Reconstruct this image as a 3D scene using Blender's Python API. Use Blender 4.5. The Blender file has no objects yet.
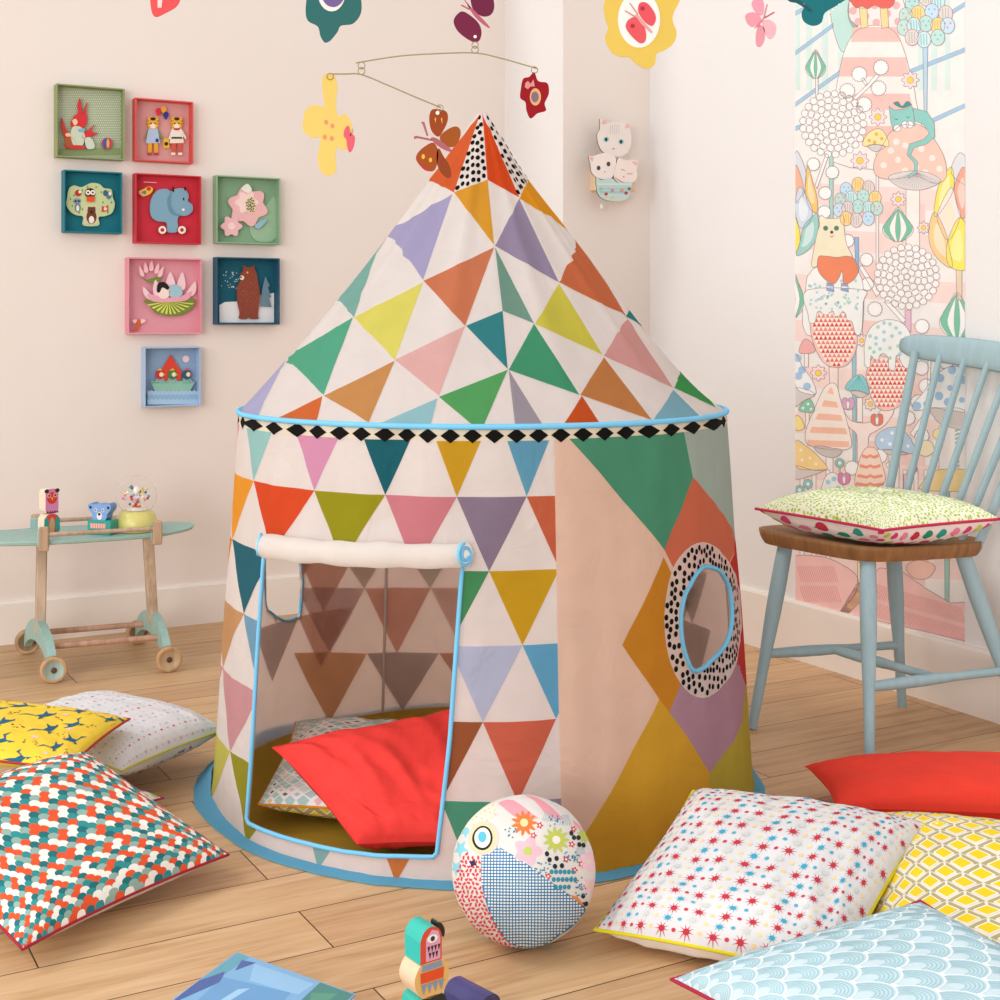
import bpy, math, random
from math import sin, cos, pi, sqrt, atan2, radians
from mathutils import Vector as V, noise, Matrix
from mathutils.geometry import tessellate_polygon
random.seed(7)
C = bpy.context.scene.collection
sc = bpy.context.scene

# ------------------------------------------------------------------ camera, light, exposure
F = 1400.0; HY = 320.0                       # focal length and horizon of the photograph's frame
cam_d = bpy.data.cameras.new('camera'); cam = bpy.data.objects.new('camera', cam_d); C.objects.link(cam)
cam.location = (0, 0, 1); cam.rotation_euler = (pi/2, 0, 0)
cam_d.sensor_width = 36; cam_d.lens = 36*F/1000; cam_d.shift_y = -(500-HY)/1000; cam_d.clip_start = .05
sc.camera = cam
w = bpy.data.worlds.new('world'); sc.world = w; w.use_nodes = True
w.node_tree.nodes['Background'].inputs[0].default_value = (.98, .99, 1, 1)
w.node_tree.nodes['Background'].inputs[1].default_value = .92
def light(name, kind, loc, d, energy, color, **k):
    l = bpy.data.lights.new(name, kind); l.energy = energy; l.color = color
    for a, b in k.items(): setattr(l, a, b)
    o = bpy.data.objects.new(name, l); C.objects.link(o); o.location = loc
    o.rotation_euler = V(d).to_track_quat('-Z', 'Y').to_euler(); return o
light('sun', 'SUN', (-3, 2, 5), (.8, .18, -1.0), .8, (1, .965, .91), angle=radians(16))
light('window_light', 'AREA', (-2.9, .9, 1.7), (.8, .45, -.2), 36, (1, .985, .97), shape='RECTANGLE', size=1.8, size_y=1.8)
light('fill_light_behind', 'AREA', (-2.0, -3.6, 1.5), (.29, 1, -.10), 150, (1, .985, .965), shape='RECTANGLE', size=2.6, size_y=1.8)  # added fill behind the camera, brightens the tent's front and inside
sc.view_settings.view_transform = 'Standard'; sc.view_settings.look = 'None'
sc.view_settings.exposure = 0.0; sc.view_settings.gamma = 1; sc.view_settings.use_curve_mapping = False
sc.cycles.max_bounces = 14; sc.cycles.diffuse_bounces = 12; sc.cycles.transparent_max_bounces = 12

# ------------------------------------------------------------------ colour and materials
def lin(c):
    if isinstance(c, str): c = tuple(int(c[i:i+2], 16)/255 for i in (0, 2, 4))
    return tuple(x/12.92 if x <= .04045 else ((x+.055)/1.055)**2.4 for x in c)
def mixc(a, b, t):
    g = lambda c: tuple(int(c[i:i+2], 16) for i in (0, 2, 4))
    return ''.join('%02x' % round(x*(1-t)+y*t) for x, y in zip(g(a), g(b)))
class NT:
    def __init__(s, name):
        s.m = bpy.data.materials.new(name); s.m.use_nodes = True; s.t = s.m.node_tree
        s.b = s.t.nodes['Principled BSDF']; s.out = s.t.nodes['Material Output']
    def n(s, kind, ins={}, **p):
        x = s.t.nodes.new(kind)
        for k, v in p.items(): setattr(x, k, v)
        for k, v in ins.items(): s.set(x.inputs[k], v)
        return x
    def set(s, sock, v):
        if isinstance(v, bpy.types.NodeSocket): s.t.links.new(v, sock)
        else: sock.default_value = v
    def math(s, op, a, b=0.0):
        x = s.n('ShaderNodeMath', operation=op); s.set(x.inputs[0], a); s.set(x.inputs[1], b); return x.outputs[0]
    def mix(s, f, a, b, mode='MIX'):
        x = s.n('ShaderNodeMix', data_type='RGBA', blend_type=mode); s.set(x.inputs[0], f); s.set(x.inputs[6], a); s.set(x.inputs[7], b); return x.outputs[2]
    def bump(s, h, st, dist=.002):
        s.set(s.b.inputs['Normal'], s.n('ShaderNodeBump', {'Strength': st, 'Distance': dist, 'Height': h}).outputs[0])
def attr_mat(name, rough=.85, weave=900, bump=.25, transl=0.0, mottle=.06, spec=.3, wood=False, crease=0.0):
    """surface coloured by its own print: colour attribute, a little mottling and a fine relief"""
    m = NT(name); a = m.n('ShaderNodeAttribute', attribute_name='Col').outputs['Color']
    co = m.n('ShaderNodeTexCoord').outputs['Object']
    nz = m.n('ShaderNodeTexNoise', {'Vector': co, 'Scale': 18.0, 'Detail': 4.0}).outputs[0]
    if wood:
        mp = m.n('ShaderNodeMapping', {'Vector': co, 'Scale': (60, 60, 6)})
        nz = m.n('ShaderNodeTexNoise', {'Vector': mp.outputs[0], 'Scale': 1.0, 'Detail': 5.0}).outputs[0]
    mr = m.n('ShaderNodeMapRange', {'Value': nz, 'From Min': .3, 'From Max': .7, 'To Min': 1-mottle, 'To Max': 1+mottle*.4})
    col = m.mix(1.0, a, mr.outputs[0], 'MULTIPLY')
    m.set(m.b.inputs['Base Color'], col); m.b.inputs['Roughness'].default_value = rough
    m.b.inputs['Specular IOR Level'].default_value = spec
    if bump:
        f = m.n('ShaderNodeTexNoise', {'Vector': co, 'Scale': float(weave), 'Detail': 1.0}).outputs[0]
        if crease:
            b1 = m.n('ShaderNodeBump', {'Strength': bump, 'Distance': .0006, 'Height': f}).outputs[0]
            cr = m.n('ShaderNodeTexNoise', {'Vector': co, 'Scale': 6.5, 'Detail': 3.0, 'Roughness': .55, 'Distortion': 1.6}).outputs[0]
            rd = m.math('ABSOLUTE', m.math('SUBTRACT', cr, .5))
            m.set(m.b.inputs['Normal'], m.n('ShaderNodeBump', {'Strength': crease, 'Distance': .02, 'Height': rd, 'Normal': b1}).outputs[0])
        else: m.bump(f, bump, .0006)
    if transl:
        tr = m.n('ShaderNodeBsdfTranslucent', {'Color': col})
        mx = m.n('ShaderNodeMixShader', {0: transl, 1: m.b.outputs[0], 2: tr.outputs[0]})
        m.set(m.out.inputs[0], mx.outputs[0])
    return m.m
M = {}
M['fabric'] = attr_mat('printed_cotton', crease=.22)
M['tent'] = attr_mat('tent_cotton', transl=.55, mottle=.03, crease=.38)
M['lining'] = attr_mat('tent_lining', transl=.8, mottle=.03)
M['painted'] = attr_mat('painted_wood', rough=.55, weave=200, bump=.1, mottle=.08, wood=True)
M['paint'] = attr_mat('painted_card', rough=.65, bump=0, mottle=.03, spec=.12)
M['gloss'] = attr_mat('gloss_paint', rough=.28, bump=0, mottle=.03, spec=.5)
M['paper'] = attr_mat('mural_paper', rough=.9, weave=300, bump=.1, mottle=.05)
M['wood'] = attr_mat('worn_wood', rough=.55, weave=200, bump=.15, mottle=.3, wood=True)
M['piping'] = attr_mat('piping_cord', rough=.8)
def wall_mat(name, c):
    m = NT(name); co = m.n('ShaderNodeNewGeometry').outputs['Position']
    n1 = m.n('ShaderNodeTexNoise', {'Vector': co, 'Scale': 2.2, 'Detail': 5.0}).outputs[0]
    m.set(m.b.inputs['Base Color'], m.mix(n1, lin(c)+(1,), lin(mixc(c, 'ffffff', .12))+(1,)))
    m.b.inputs['Roughness'].default_value = .92; m.b.inputs['Specular IOR Level'].default_value = .2
    m.bump(m.n('ShaderNodeTexNoise', {'Vector': co, 'Scale': 9.0, 'Detail': 6.0}).outputs[0], .25, .01)
    return m.m
M['wall'] = wall_mat('plaster_shaded', 'e6dad1'); M['wall_lit'] = wall_mat('plaster_lit', 'e6e3e1')  # one plaster in two tones: shade and light put into the base colour
M['base'] = wall_mat('baseboard_paint', 'ece3da')
def floor_mat():
    m = NT('oak_planks'); pos = m.n('ShaderNodeNewGeometry').outputs['Position']
    mp = m.n('ShaderNodeMapping', {'Vector': pos, 'Rotation': (0, 0, -radians(29)), 'Location': (.3, -.065, 0)})
    br = m.n('ShaderNodeTexBrick', {'Vector': mp.outputs[0], 'Color1': (.0, .0, .0, 1), 'Color2': (1, 1, 1, 1), 'Mortar': (.5, .5, .5, 1), 'Scale': 1.0,
             'Mortar Size': .0014, 'Mortar Smooth': .3, 'Brick Width': 1.15, 'Row Height': .155}, offset=.37, offset_frequency=2)
    # grain, shifted per plank
    sh = m.n('ShaderNodeVectorMath', {0: mp.outputs[0], 1: br.outputs['Color']}, operation='ADD')
    sc_ = m.n('ShaderNodeMapping', {'Vector': sh.outputs[0], 'Scale': (1.6, 22, 1)})
    g1 = m.n('ShaderNodeTexNoise', {'Vector': sc_.outputs[0], 'Scale': 2.2, 'Detail': 7.0, 'Roughness': .62, 'Distortion': .6}).outputs[0]
    sc2 = m.n('ShaderNodeMapping', {'Vector': sh.outputs[0], 'Scale': (5, 130, 1)})
    g2 = m.n('ShaderNodeTexNoise', {'Vector': sc2.outputs[0], 'Scale': 1.0, 'Detail': 3.0}).outputs[0]
    big = m.n('ShaderNodeTexNoise', {'Vector': mp.outputs[0], 'Scale': 1.3, 'Detail': 2.0}).outputs[0]
    r = m.n('ShaderNodeValToRGB', {'Fac': g1}); e = r.color_ramp.elements
    e[0].position = .3; e[0].color = lin('b08a62')+(1,); e[1].position = .66; e[1].color = lin('d0ab84')+(1,)
    x = r.color_ramp.elements.new(.46); x.color = lin('c39c73')+(1,)
    col = m.mix(.11, r.outputs[0], br.outputs['Color'], 'OVERLAY')
    col = m.mix(m.math('MULTIPLY', m.math('LESS_THAN', g2, .40), .12), col, lin('8d6540')+(1,))
    # knots
    kn = m.n('ShaderNodeTexVoronoi', {'Vector': m.n('ShaderNodeMapping', {'Vector': sh.outputs[0], 'Scale': (2.2, 5, 1)}).outputs[0], 'Scale': 1.0})
    kf = m.n('ShaderNodeMapRange', {'Value': kn.outputs['Distance'], 'From Min': .03, 'From Max': .09, 'To Min': .65, 'To Max': 0.0}).outputs[0]
    col = m.mix(kf, col, lin('6b452a')+(1,))
    col = m.mix(br.outputs['Fac'], col, lin('4a3020')+(1,))
    m.set(m.b.inputs['Base Color'], col)
    m.set(m.b.inputs['Roughness'], m.math('ADD', m.math('MULTIPLY', g1, .25), .36)); m.b.inputs['Specular IOR Level'].default_value = .35
    h = m.math('SUBTRACT', m.math('MULTIPLY', g2, .3), br.outputs['Fac']); m.bump(h, .4, .002)
    return m.m
M['floor'] = floor_mat()
def plain(name, c, rough=.5, metal=0.0, trans=0.0, ior=1.45):
    m = NT(name); co = m.n('ShaderNodeTexCoord').outputs['Object']
    nz = m.n('ShaderNodeTexNoise', {'Vector': co, 'Scale': 30.0}).outputs[0]
    m.set(m.b.inputs['Base Color'], m.mix(m.math('MULTIPLY', nz, .15), lin(c)+(1,), lin(mixc(c, '000000', .25))+(1,)) if not trans else lin(c)+(1,))
    m.b.inputs['Roughness'].default_value = rough; m.b.inputs['Metallic'].default_value = metal
    m.b.inputs['Transmission Weight'].default_value = trans; m.b.inputs['IOR'].default_value = ior
    return m.m
M['wire'] = plain('brass_wire', 'a09468', .4, .6)
M['thread'] = plain('nylon_thread', 'e6e2dc', .4)
M['glass'] = plain('clear_glass', 'ffffff', .02, 0, 1.0, 1.06)
M['steel'] = plain('dark_steel', '4a4038', .5, .5)

# ------------------------------------------------------------------ projection helpers: a pixel's ray met with a real surface
def atY(px, py, Y): return V(((px-500)/F*Y, Y, 1-(py-HY)/F*Y))
def atZ(px, py, Z): Y = F*(1-Z)/(py-HY); return V(((px-500)/F*Y, Y, Z))
A29 = radians(29); U = V((cos(A29), sin(A29), 0)); W = V((-sin(A29), cos(A29), 0))     # along / across the left wall
VL = 4.52; UR = 2.775
def uv3(u, v, z=0.0): return U*u+W*v+V((0, 0, z))
def onL(px, py, off=0.0):
    d = V(((px-500)/F, 1, -(py-HY)/F)); t = (VL-off)/d.dot(W); return V((0, 0, 1))+d*t
def onR(px, py, off=0.0):
    d = V(((px-500)/F, 1, -(py-HY)/F)); t = (UR-off)/d.dot(U); return V((0, 0, 1))+d*t

# ------------------------------------------------------------------ mesh builder
class MB:
    def __init__(s): s.v = []; s.f = []; s.c = []; s.sm = []; s.n = []; s.cn = False
    def face(s, pts, c, smooth=False, nors=None):
        b = len(s.v); s.v += [tuple(p) for p in pts]; s.f.append(tuple(range(b, b+len(pts)))); s.c.append(c); s.sm.append(smooth)
        if nors: s.cn = True; s.n += [tuple(n) for n in nors]
        else: s.n += [(0, 0, 0)]*len(pts)
    def mesh(s, vs, fs, c, smooth=False):
        b = len(s.v); s.v += [tuple(p) for p in vs]; s.n += [(0, 0, 0)]*len(vs)
        for i, f in enumerate(fs):
            s.f.append(tuple(b+k for k in f)); s.c.append(c[i] if isinstance(c, list) else c); s.sm.append(smooth)
    def box(s, o, ax, ay, az, c, bev=0.0):
        """box from a corner-centred origin with half axes, bevelled edges"""
        ax, ay, az = V(ax), V(ay), V(az); o = V(o)
        if not bev:
            vs = [o+ax*i+ay*j+az*k for i in (-1, 1) for j in (-1, 1) for k in (-1, 1)]
            fs = [(0, 1, 3, 2), (4, 6, 7, 5), (0, 4, 5, 1), (2, 3, 7, 6), (0, 2, 6, 4), (1, 5, 7, 3)]
            if ax.cross(ay).dot(az) < 0: fs = [f[::-1] for f in fs]
            s.mesh(vs, fs, c); return
        import itertools
        L = [ax.length, ay.length, az.length]; D = [ax/L[0], ay/L[1], az/L[2]]; bev = min(bev, min(L)*.9)
        P = {}
        for sg in itertools.product((-1, 1), repeat=3):
            for k in range(3):
                P[sg, k] = len(P)
        vs = [None]*len(P)
        for (sg, k), i in P.items():
            p = V(o)
            for q in range(3): p += D[q]*sg[q]*(L[q] if q == k else L[q]-bev)
            vs[i] = p
        fs = []
        for k in range(3):
            a, b_ = [q for q in range(3) if q != k]
            for sk in (-1, 1):
                f = []
                for sa, sb in ((-1, -1), (1, -1), (1, 1), (-1, 1)):
                    sg = [0]*3; sg[k] = sk; sg[a] = sa; sg[b_] = sb; f.append(P[tuple(sg), k])
                fs.append(f)
        for a in range(3):
            x, y = [q for q in range(3) if q != a]
            for sx in (-1, 1):
                for sy in (-1, 1):
                    f = []
                    for sa, k in ((-1, x), (-1, y), (1, y), (1, x)):
                        sg = [0]*3; sg[a] = sa; sg[x] = sx; sg[y] = sy; f.append(P[tuple(sg), k])
                    fs.append(f)
        for sg in itertools.product((-1, 1), repeat=3): fs.append([P[sg, 0], P[sg, 1], P[sg, 2]])
        out = []
        for f in fs:
            p = [vs[i] for i in f]; nn = (p[1]-p[0]).cross(p[2]-p[1])
            cc = sum(p, V())/len(p)
            out.append(tuple(f) if nn.dot(cc-o) > 0 else tuple(f[::-1]))
        s.mesh(vs, out, c)
    def tube(s, pts, r, c, closed=False, n=8, cap=True):
        """round tube through points; r number or list"""
        pts = [V(p) for p in pts]; N = len(pts); rs = r if isinstance(r, (list, tuple)) else [r]*N
        up = None; vs = []
        for i in range(N):
            a = pts[(i-1) % N] if (closed or i > 0) else pts[i]; b = pts[(i+1) % N] if (closed or i < N-1) else pts[i]
            t = (b-a).normalized()
            if up is None: up = t.orthogonal().normalized()
            up = (up-t*up.dot(t))
            up = up.normalized() if up.length > 1e-6 else t.orthogonal().normalized()
            sd = t.cross(up)
            vs += [pts[i]+(up*cos(2*pi*k/n)+sd*sin(2*pi*k/n))*rs[i] for k in range(n)]
        fs = []
        for i in range(N if closed else N-1):
            j = (i+1) % N; sh = 0
            if closed and j == 0:
                sh = min(range(n), key=lambda q: (vs[i*n]-vs[q]).length)
            fs += [(i*n+k, i*n+(k+1) % n, j*n+(k+1+sh) % n, j*n+(k+sh) % n) for k in range(n)]
        s.mesh(vs, fs, c, True)
        if cap and not closed:
            s.face(vs[:n][::-1], c); s.face(vs[-n:], c)
    def lathe(s, o, axis, prof, c, n=32):
        """prof = [(height along axis, radius)]"""
        o = V(o); ax = V(axis).normalized(); e1 = ax.orthogonal().normalized(); e2 = ax.cross(e1); vs = []
        for h, r in prof: vs += [o+ax*h+(e1*cos(2*pi*k/n)+e2*sin(2*pi*k/n))*r for k in range(n)]
        fs = []; cs = []
        for i in range(len(prof)-1):
            for k in range(n):
                fs.append((i*n+k, i*n+(k+1) % n, (i+1)*n+(k+1) % n, (i+1)*n+k)); cs.append(c[i] if isinstance(c, list) else c)
        s.mesh(vs, fs, cs, True)
    def prism(s, pts, e1, e2, o, depth, c, cside=None, bev=0.0):
        """outline (x, y) in the frame o, e1, e2, extruded by the vector depth (front cap at o+depth)"""
        e1, e2, o, d = V(e1), V(e2), V(o), V(depth)
        if sum(pts[i-1][0]*pts[i][1]-pts[i][0]*pts[i-1][1] for i in range(len(pts)))*e1.cross(e2).dot(d) < 0: pts = pts[::-1]
        b = [o+e1*x+e2*y for x, y in pts]; cs = cside or c; n = len(pts)
        tri = tessellate_polygon([[V((x, y, 0)) for x, y in pts]])
        for t in tri:
            p = [b[k] for k in t]
            if (p[1]-p[0]).cross(p[2]-p[0]).dot(d) < 0: p.reverse()
            s.face([q+d for q in p], c); s.face(p[::-1], cs)
        for i in range(n):
            j = (i+1) % n; s.face([b[i], b[j], b[j]+d, b[i]+d], cs)
    def build(s, name, mat, parent=None):
        me = bpy.data.meshes.new(name); me.from_pydata(s.v, [], s.f)
        at = me.color_attributes.new('Col', 'FLOAT_COLOR', 'CORNER'); buf = []; cache = {}
        for f, c in zip(s.f, s.c):
            if c not in cache: cache[c] = lin(c)+(1.0,)
            buf += list(cache[c])*len(f)
        at.data.foreach_set('color', buf); me.polygons.foreach_set('use_smooth', [True]*len(s.f) if s.cn else s.sm)
        me.materials.append(M[mat]); me.update()
        if s.cn: me.normals_split_custom_set_from_vertices(s.n)
        o = bpy.data.objects.new(name, me); C.objects.link(o)
        if parent:
            o.parent = parent; o.matrix_parent_inverse = Matrix.Translation(-parent.location)
        return o
def tag(o, label, cat, group=None):
    o['label'] = label; o['category'] = cat
    if group: o['group'] = group
    return o
def thing(name, loc, label, cat, group=None):
    o = bpy.data.objects.new(name, None); C.objects.link(o); o.location = loc; o.empty_display_size = .05
    return tag(o, label, cat, group)
def struct(o): o['kind'] = 'structure'; return o

# ------------------------------------------------------------------ planar polygon toolkit and surfaces that carry a print
def clip(poly, a, b, keep_left=True):
    """part of a polygon on one side of the line a-b"""
    out = []; n = len(poly); ex, ey = b[0]-a[0], b[1]-a[1]; sg = 1 if keep_left else -1
    ds = [sg*(ex*(p[1]-a[1])-ey*(p[0]-a[0])) for p in poly]
    for i in range(n):
        p, q = poly[i], poly[(i+1) % n]; dp, dq = ds[i], ds[(i+1) % n]
        if dp >= 0: out.append(p)
        if (dp > 0 and dq < 0) or (dp < 0 and dq > 0):
            t = dp/(dp-dq); out.append((p[0]+(q[0]-p[0])*t, p[1]+(q[1]-p[1])*t))
    return out if len(out) > 2 else []
def area(p): return .5*sum(p[i-1][0]*p[i][1]-p[i][0]*p[i-1][1] for i in range(len(p)))
def ccw(p): return p if area(p) > 0 else p[::-1]
def subtract(poly, hole):
    """convex polygon minus convex hole -> convex pieces"""
    hole = ccw(hole); out = []; rest = poly
    for i in range(len(hole)):
        a, b = hole[i], hole[(i+1) % len(hole)]
        o = clip(rest, a, b, False)
        if o and abs(area(o)) > 1e-12: out.append(o)
        rest = clip(rest, a, b, True)
        if not rest: break
    return out
class Surf:
    def __init__(s, fn, u0, u1, nu, v0, v1, nv, flip=False):
        s.u0, s.u1, s.nu, s.v0, s.v1, s.nv = u0, u1, nu, v0, v1, nv; s.du = (u1-u0)/nu; s.dv = (v1-v0)/nv
        s.P = [[fn(u0+s.du*i, v0+s.dv*j) for j in range(nv+1)] for i in range(nu+1)]
        s.N = []; k = -1 if flip else 1; s.flip = flip
        wrap = (s.P[0][nv//2]-s.P[nu][nv//2]).length < 1e-6
        for i in range(nu+1):
            row = []
            for j in range(nv+1):
                i0, i1 = (i-1, i+1)
                if wrap: i0 = nu-1 if i == 0 else i-1; i1 = 1 if i == nu else i+1
                else: i0, i1 = max(0, i0), min(nu, i1)
                a = s.P[i1][j]-s.P[i0][j]
                b = s.P[i][min(nv, j+1)]-s.P[i][max(0, j-1)]
                n = a.cross(b); row.append((n.normalized() if n.length > 1e-12 else V((0, 0, 1)))*k)
            s.N.append(row)
    def ev(s, u, v):
        x = min(max((u-s.u0)/s.du, 0), s.nu-1e-9); y = min(max((v-s.v0)/s.dv, 0), s.nv-1e-9)
        i, j = int(x), int(y); a, b = x-i, y-j
        f = lambda G: (G[i][j]*(1-a)+G[i+1][j]*a)*(1-b)+(G[i][j+1]*(1-a)+G[i+1][j+1]*a)*b
        return f(s.P), f(s.N).normalized()
    def add(s, mb, poly, c, off):
        pn = [s.ev(*p) for p in poly]
        if s.flip == (area(poly) > 0): pn.reverse()
        mb.face([p+n*off for p, n in pn], c, True, [n for p, n in pn])
    def paint(s, mb, poly, c, off=.0005, holes=()):
        if len(poly) > 3:
            tris = tessellate_polygon([[V((x, y, 0)) for x, y in poly]]); polys = [[poly[k] for k in t] for t in tris]
            if len(poly) < 14 and max(p[0] for p in poly)-min(p[0] for p in poly) < s.du*3: pass
            if convex(poly): polys = [list(poly)]
        else: polys = [list(poly)]
        for pl in polys:
            pl = ccw(pl)
            if abs(area(pl)) < 1e-12: continue
            i0 = int(max(0, (min(p[0] for p in pl)-s.u0)//s.du)); i1 = int(min(s.nu-1, (max(p[0] for p in pl)-s.u0)//s.du))
            j0 = int(max(0, (min(p[1] for p in pl)-s.v0)//s.dv)); j1 = int(min(s.nv-1, (max(p[1] for p in pl)-s.v0)//s.dv))
            for i in range(i0, i1+1):
                ua = s.u0+s.du*i; ub = ua+s.du
                col = clip(pl, (ua, 0), (ua, -1)); col = clip(col, (ub, 0), (ub, 1)) if col else col
                if not col: continue
                for j in range(j0, j1+1):
                    va = s.v0+s.dv*j; vb = va+s.dv
                    q = clip(col, (0, va), (1, va)); q = clip(q, (0, vb), (-1, vb)) if q else q
                    if not q: continue
                    ps = [q]
                    for h, bb in holes:
                        if bb[0] > ub or bb[1] < ua or bb[2] > vb or bb[3] < va: continue
                        ps = [z for y in ps for z in subtract(y, h)]
                    for z in ps:
                        if abs(area(z)) > 1e-10: s.add(mb, z, c, off)
    def base(s, mb, c, holes=(), off=0.0, v0=None, v1=None):
        s.paint(mb, [(s.u0, v0 if v0 is not None else s.v0), (s.u1, v0 if v0 is not None else s.v0), (s.u1, v1 if v1 is not None else s.v1), (s.u0, v1 if v1 is not None else s.v1)], c, off, holes)
def convex(p):
    sg = 0; n = len(p)
    for i in range(n):
        a, b, c = p[i], p[(i+1) % n], p[(i+2) % n]; x = (b[0]-a[0])*(c[1]-b[1])-(b[1]-a[1])*(c[0]-b[0])
        if abs(x) < 1e-14: continue
        if sg == 0: sg = 1 if x > 0 else -1
        elif (x > 0) != (sg > 0): return False
    return True
def hole(p): p = ccw(p); return (p, (min(q[0] for q in p), max(q[0] for q in p), min(q[1] for q in p), max(q[1] for q in p)))
def circle(x, y, rx, ry=None, n=12, a0=0.0): ry = rx if ry is None else ry; return [(x+rx*cos(a0+2*pi*k/n), y+ry*sin(a0+2*pi*k/n)) for k in range(n)]
def flower(x, y, r, k=5, depth=.25, n=40, a0=0.0): return [(x+r*(1-depth+depth*cos(k*(2*pi*i/n)))*cos(a0+2*pi*i/n), y+r*(1-depth+depth*cos(k*(2*pi*i/n)))*sin(a0+2*pi*i/n)) for i in range(n)]
def star(x, y, r, r2, k=8, a0=0.0): return [(x+(r if i % 2 == 0 else r2)*cos(a0+pi*i/k), y+(r if i % 2 == 0 else r2)*sin(a0+pi*i/k)) for i in range(2*k)]
def smooth(pts, n=5, closed=True):
    """Catmull-Rom curve through points"""
    out = []; N = len(pts); g = (lambda i: pts[i % N]) if closed else (lambda i: pts[min(max(i, 0), N-1)])
    for i in range(N if closed else N-1):
        p0, p1, p2, p3 = g(i-1), g(i), g(i+1), g(i+2)
        for k in range(n):
            t = k/n
            out.append(tuple(.5*(2*b+(c-a)*t+(2*a-5*b+4*c-d)*t*t+(3*b-a-3*c+d)*t**3) for a, b, c, d in zip(p0, p1, p2, p3)))
    if not closed: out.append(tuple(pts[-1]))
    return out

# ------------------------------------------------------------------ the room
def slab(name, pts, mat, col='ffffff'):
    mb = MB(); mb.face(pts, col); return struct(mb.build(name, mat))
mb = MB(); mb.box(uv3(.9, 1.9, -.05), U*3.2, W*3.4, (0, 0, .05), 'c59b6c'); struct(mb.build('floor', 'floor'))
HT = 2.75
# pillar corners: end of the left wall, front left edge, front right edge on the right wall
def on_floor_at(px, u=None, v=None):
    r = (px-500)/F
    if v is not None: # u*U+v*W with X=r*Y
        u = (r*W.y-W.x)*v/(U.x-r*U.y)
    else: v = (r*U.y-U.x)*u/(W.x-r*W.y)
    return uv3(u, v)
c0 = on_floor_at(505, v=VL); c2 = on_floor_at(650, u=UR)
CP = V(c2); r1 = (563-500)/F
uu = (W.x-r1*W.y)*-(c2.dot(W)+.0)/(U.x-r1*U.y); c1 = uv3(uu, c2.dot(W))
def wall(name, a, b, thick, mat):
    a, b = V(a), V(b); d = (b-a).normalized(); nrm = V((-d.y, d.x, 0))*thick; mb = MB()
    q = [a, b, b+nrm, a+nrm]; up = V((0, 0, HT))
    mb.mesh([p for p in q]+[p+up for p in q], [(0, 1, 5, 4), (1, 2, 6, 5), (2, 3, 7, 6), (3, 0, 4, 7), (4, 5, 6, 7), (3, 2, 1, 0)], 'ffffff')
    return struct(mb.build(name, mat))
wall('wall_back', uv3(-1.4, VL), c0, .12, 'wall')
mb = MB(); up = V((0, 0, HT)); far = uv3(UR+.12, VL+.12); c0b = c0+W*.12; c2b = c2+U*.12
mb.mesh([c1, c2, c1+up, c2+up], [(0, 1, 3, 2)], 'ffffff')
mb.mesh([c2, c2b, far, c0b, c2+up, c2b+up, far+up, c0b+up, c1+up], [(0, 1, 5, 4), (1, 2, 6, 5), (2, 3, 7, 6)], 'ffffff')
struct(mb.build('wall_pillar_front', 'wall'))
mb = MB(); mb.mesh([c0, c1, c0+up, c1+up], [(0, 1, 3, 2)], 'ffffff'); struct(mb.build('wall_pillar_side', 'wall_lit'))
wall('wall_right', c2, uv3(UR, -.4), .12, 'wall_lit')
def board(name, a, b, h, th, mat='base'):
    a, b = V(a), V(b); d = (b-a).normalized(); n = V((d.y, -d.x, 0)); mb = MB()
    pr = [(0, 0), (th, 0), (th, h-.008), (th-.004, h), (0, h)]
    vs = [a+n*x+V((0, 0, z)) for x, z in pr]+[b+n*x+V((0, 0, z)) for x, z in pr]; k = len(pr)
    mb.mesh(vs, [(i, (i+1) % k, (i+1) % k+k, i+k)[::-1] for i in range(k)]+[tuple(range(k)), tuple(range(2*k-1, k-1, -1))], 'ffffff')
    return struct(mb.build(name, mat))
board('baseboard_back', uv3(-1.4, VL), c0, .133, .015)
board('baseboard_pillar', c1, c2, .14, .012)
board('baseboard_right', c2, uv3(UR, -.4), .172, .015)

# ------------------------------------------------------------------ tent
TX, TY = -.037, 3.05; ZR, RR = .806, .5216; ZA = 1.451
TC = V((TX, TY, 0)); SEAM0 = .10; NP = 12
def rw(z): return .5775-.0695*z
def tent_wall_r(a, z):
    x = .0028*noise.noise(V((sin(a)*5, cos(a)*5, z*1.2)))*2
    x += .003*sin(a*22+2.0*sin(z*5))*max(0, (z-.35)/.45)*noise.noise(V((a*3, 1, .5)))*2
    x += .0035*noise.noise(V((a*14, z*3.5, 2.0)))
    if z < .04: x += (.04-z)*.1
    return rw(z)+x
def wall_pt(a, z): r = tent_wall_r(a, z); return V((TX+r*sin(a), TY-r*cos(a), z))
def roof_r(s, a):
    wr_ = max(0.0, sin(a)); b = .010+(RR-.010)*s-.012*sin(pi*min(1, s))
    return b-wr_*(.017+.019*s**3)*min(1, s*6)*(1-min(1, s)**14)
def roof_R(z, a):
    s = (ZA-z)/(ZA-ZR); k = pi/NP; t = ((a-SEAM0+k) % (2*k))-k; s1 = min(1, max(0, s))
    pf = 1+(cos(k)/cos(t)-1)*max(0.0, sin(pi*s1**.8))*.9; dt = 1-abs(t)/k
    return roof_r(s, a)*(1+(pf-1)*min(1, s*4)) - .006*sin(pi*s1)*sin(pi*dt)
def roof_pt(a, z):
    s = (ZA-z)/(ZA-ZR)
    r = roof_R(z, a)+.0022*noise.noise(V((a*9, z*5, 7.0)))*min(1, s*3) + .0035*noise.noise(V((a*20, z*2, 3.0)))*max(0, s-.45)*1.6
    return V((TX+r*sin(a), TY-r*cos(a), z))
WS = Surf(wall_pt, -pi, pi, 216, 0.0, ZR, 44)
RS = Surf(roof_pt, -pi, pi, 192, ZR, ZA, 44)
CL = [False]
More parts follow.
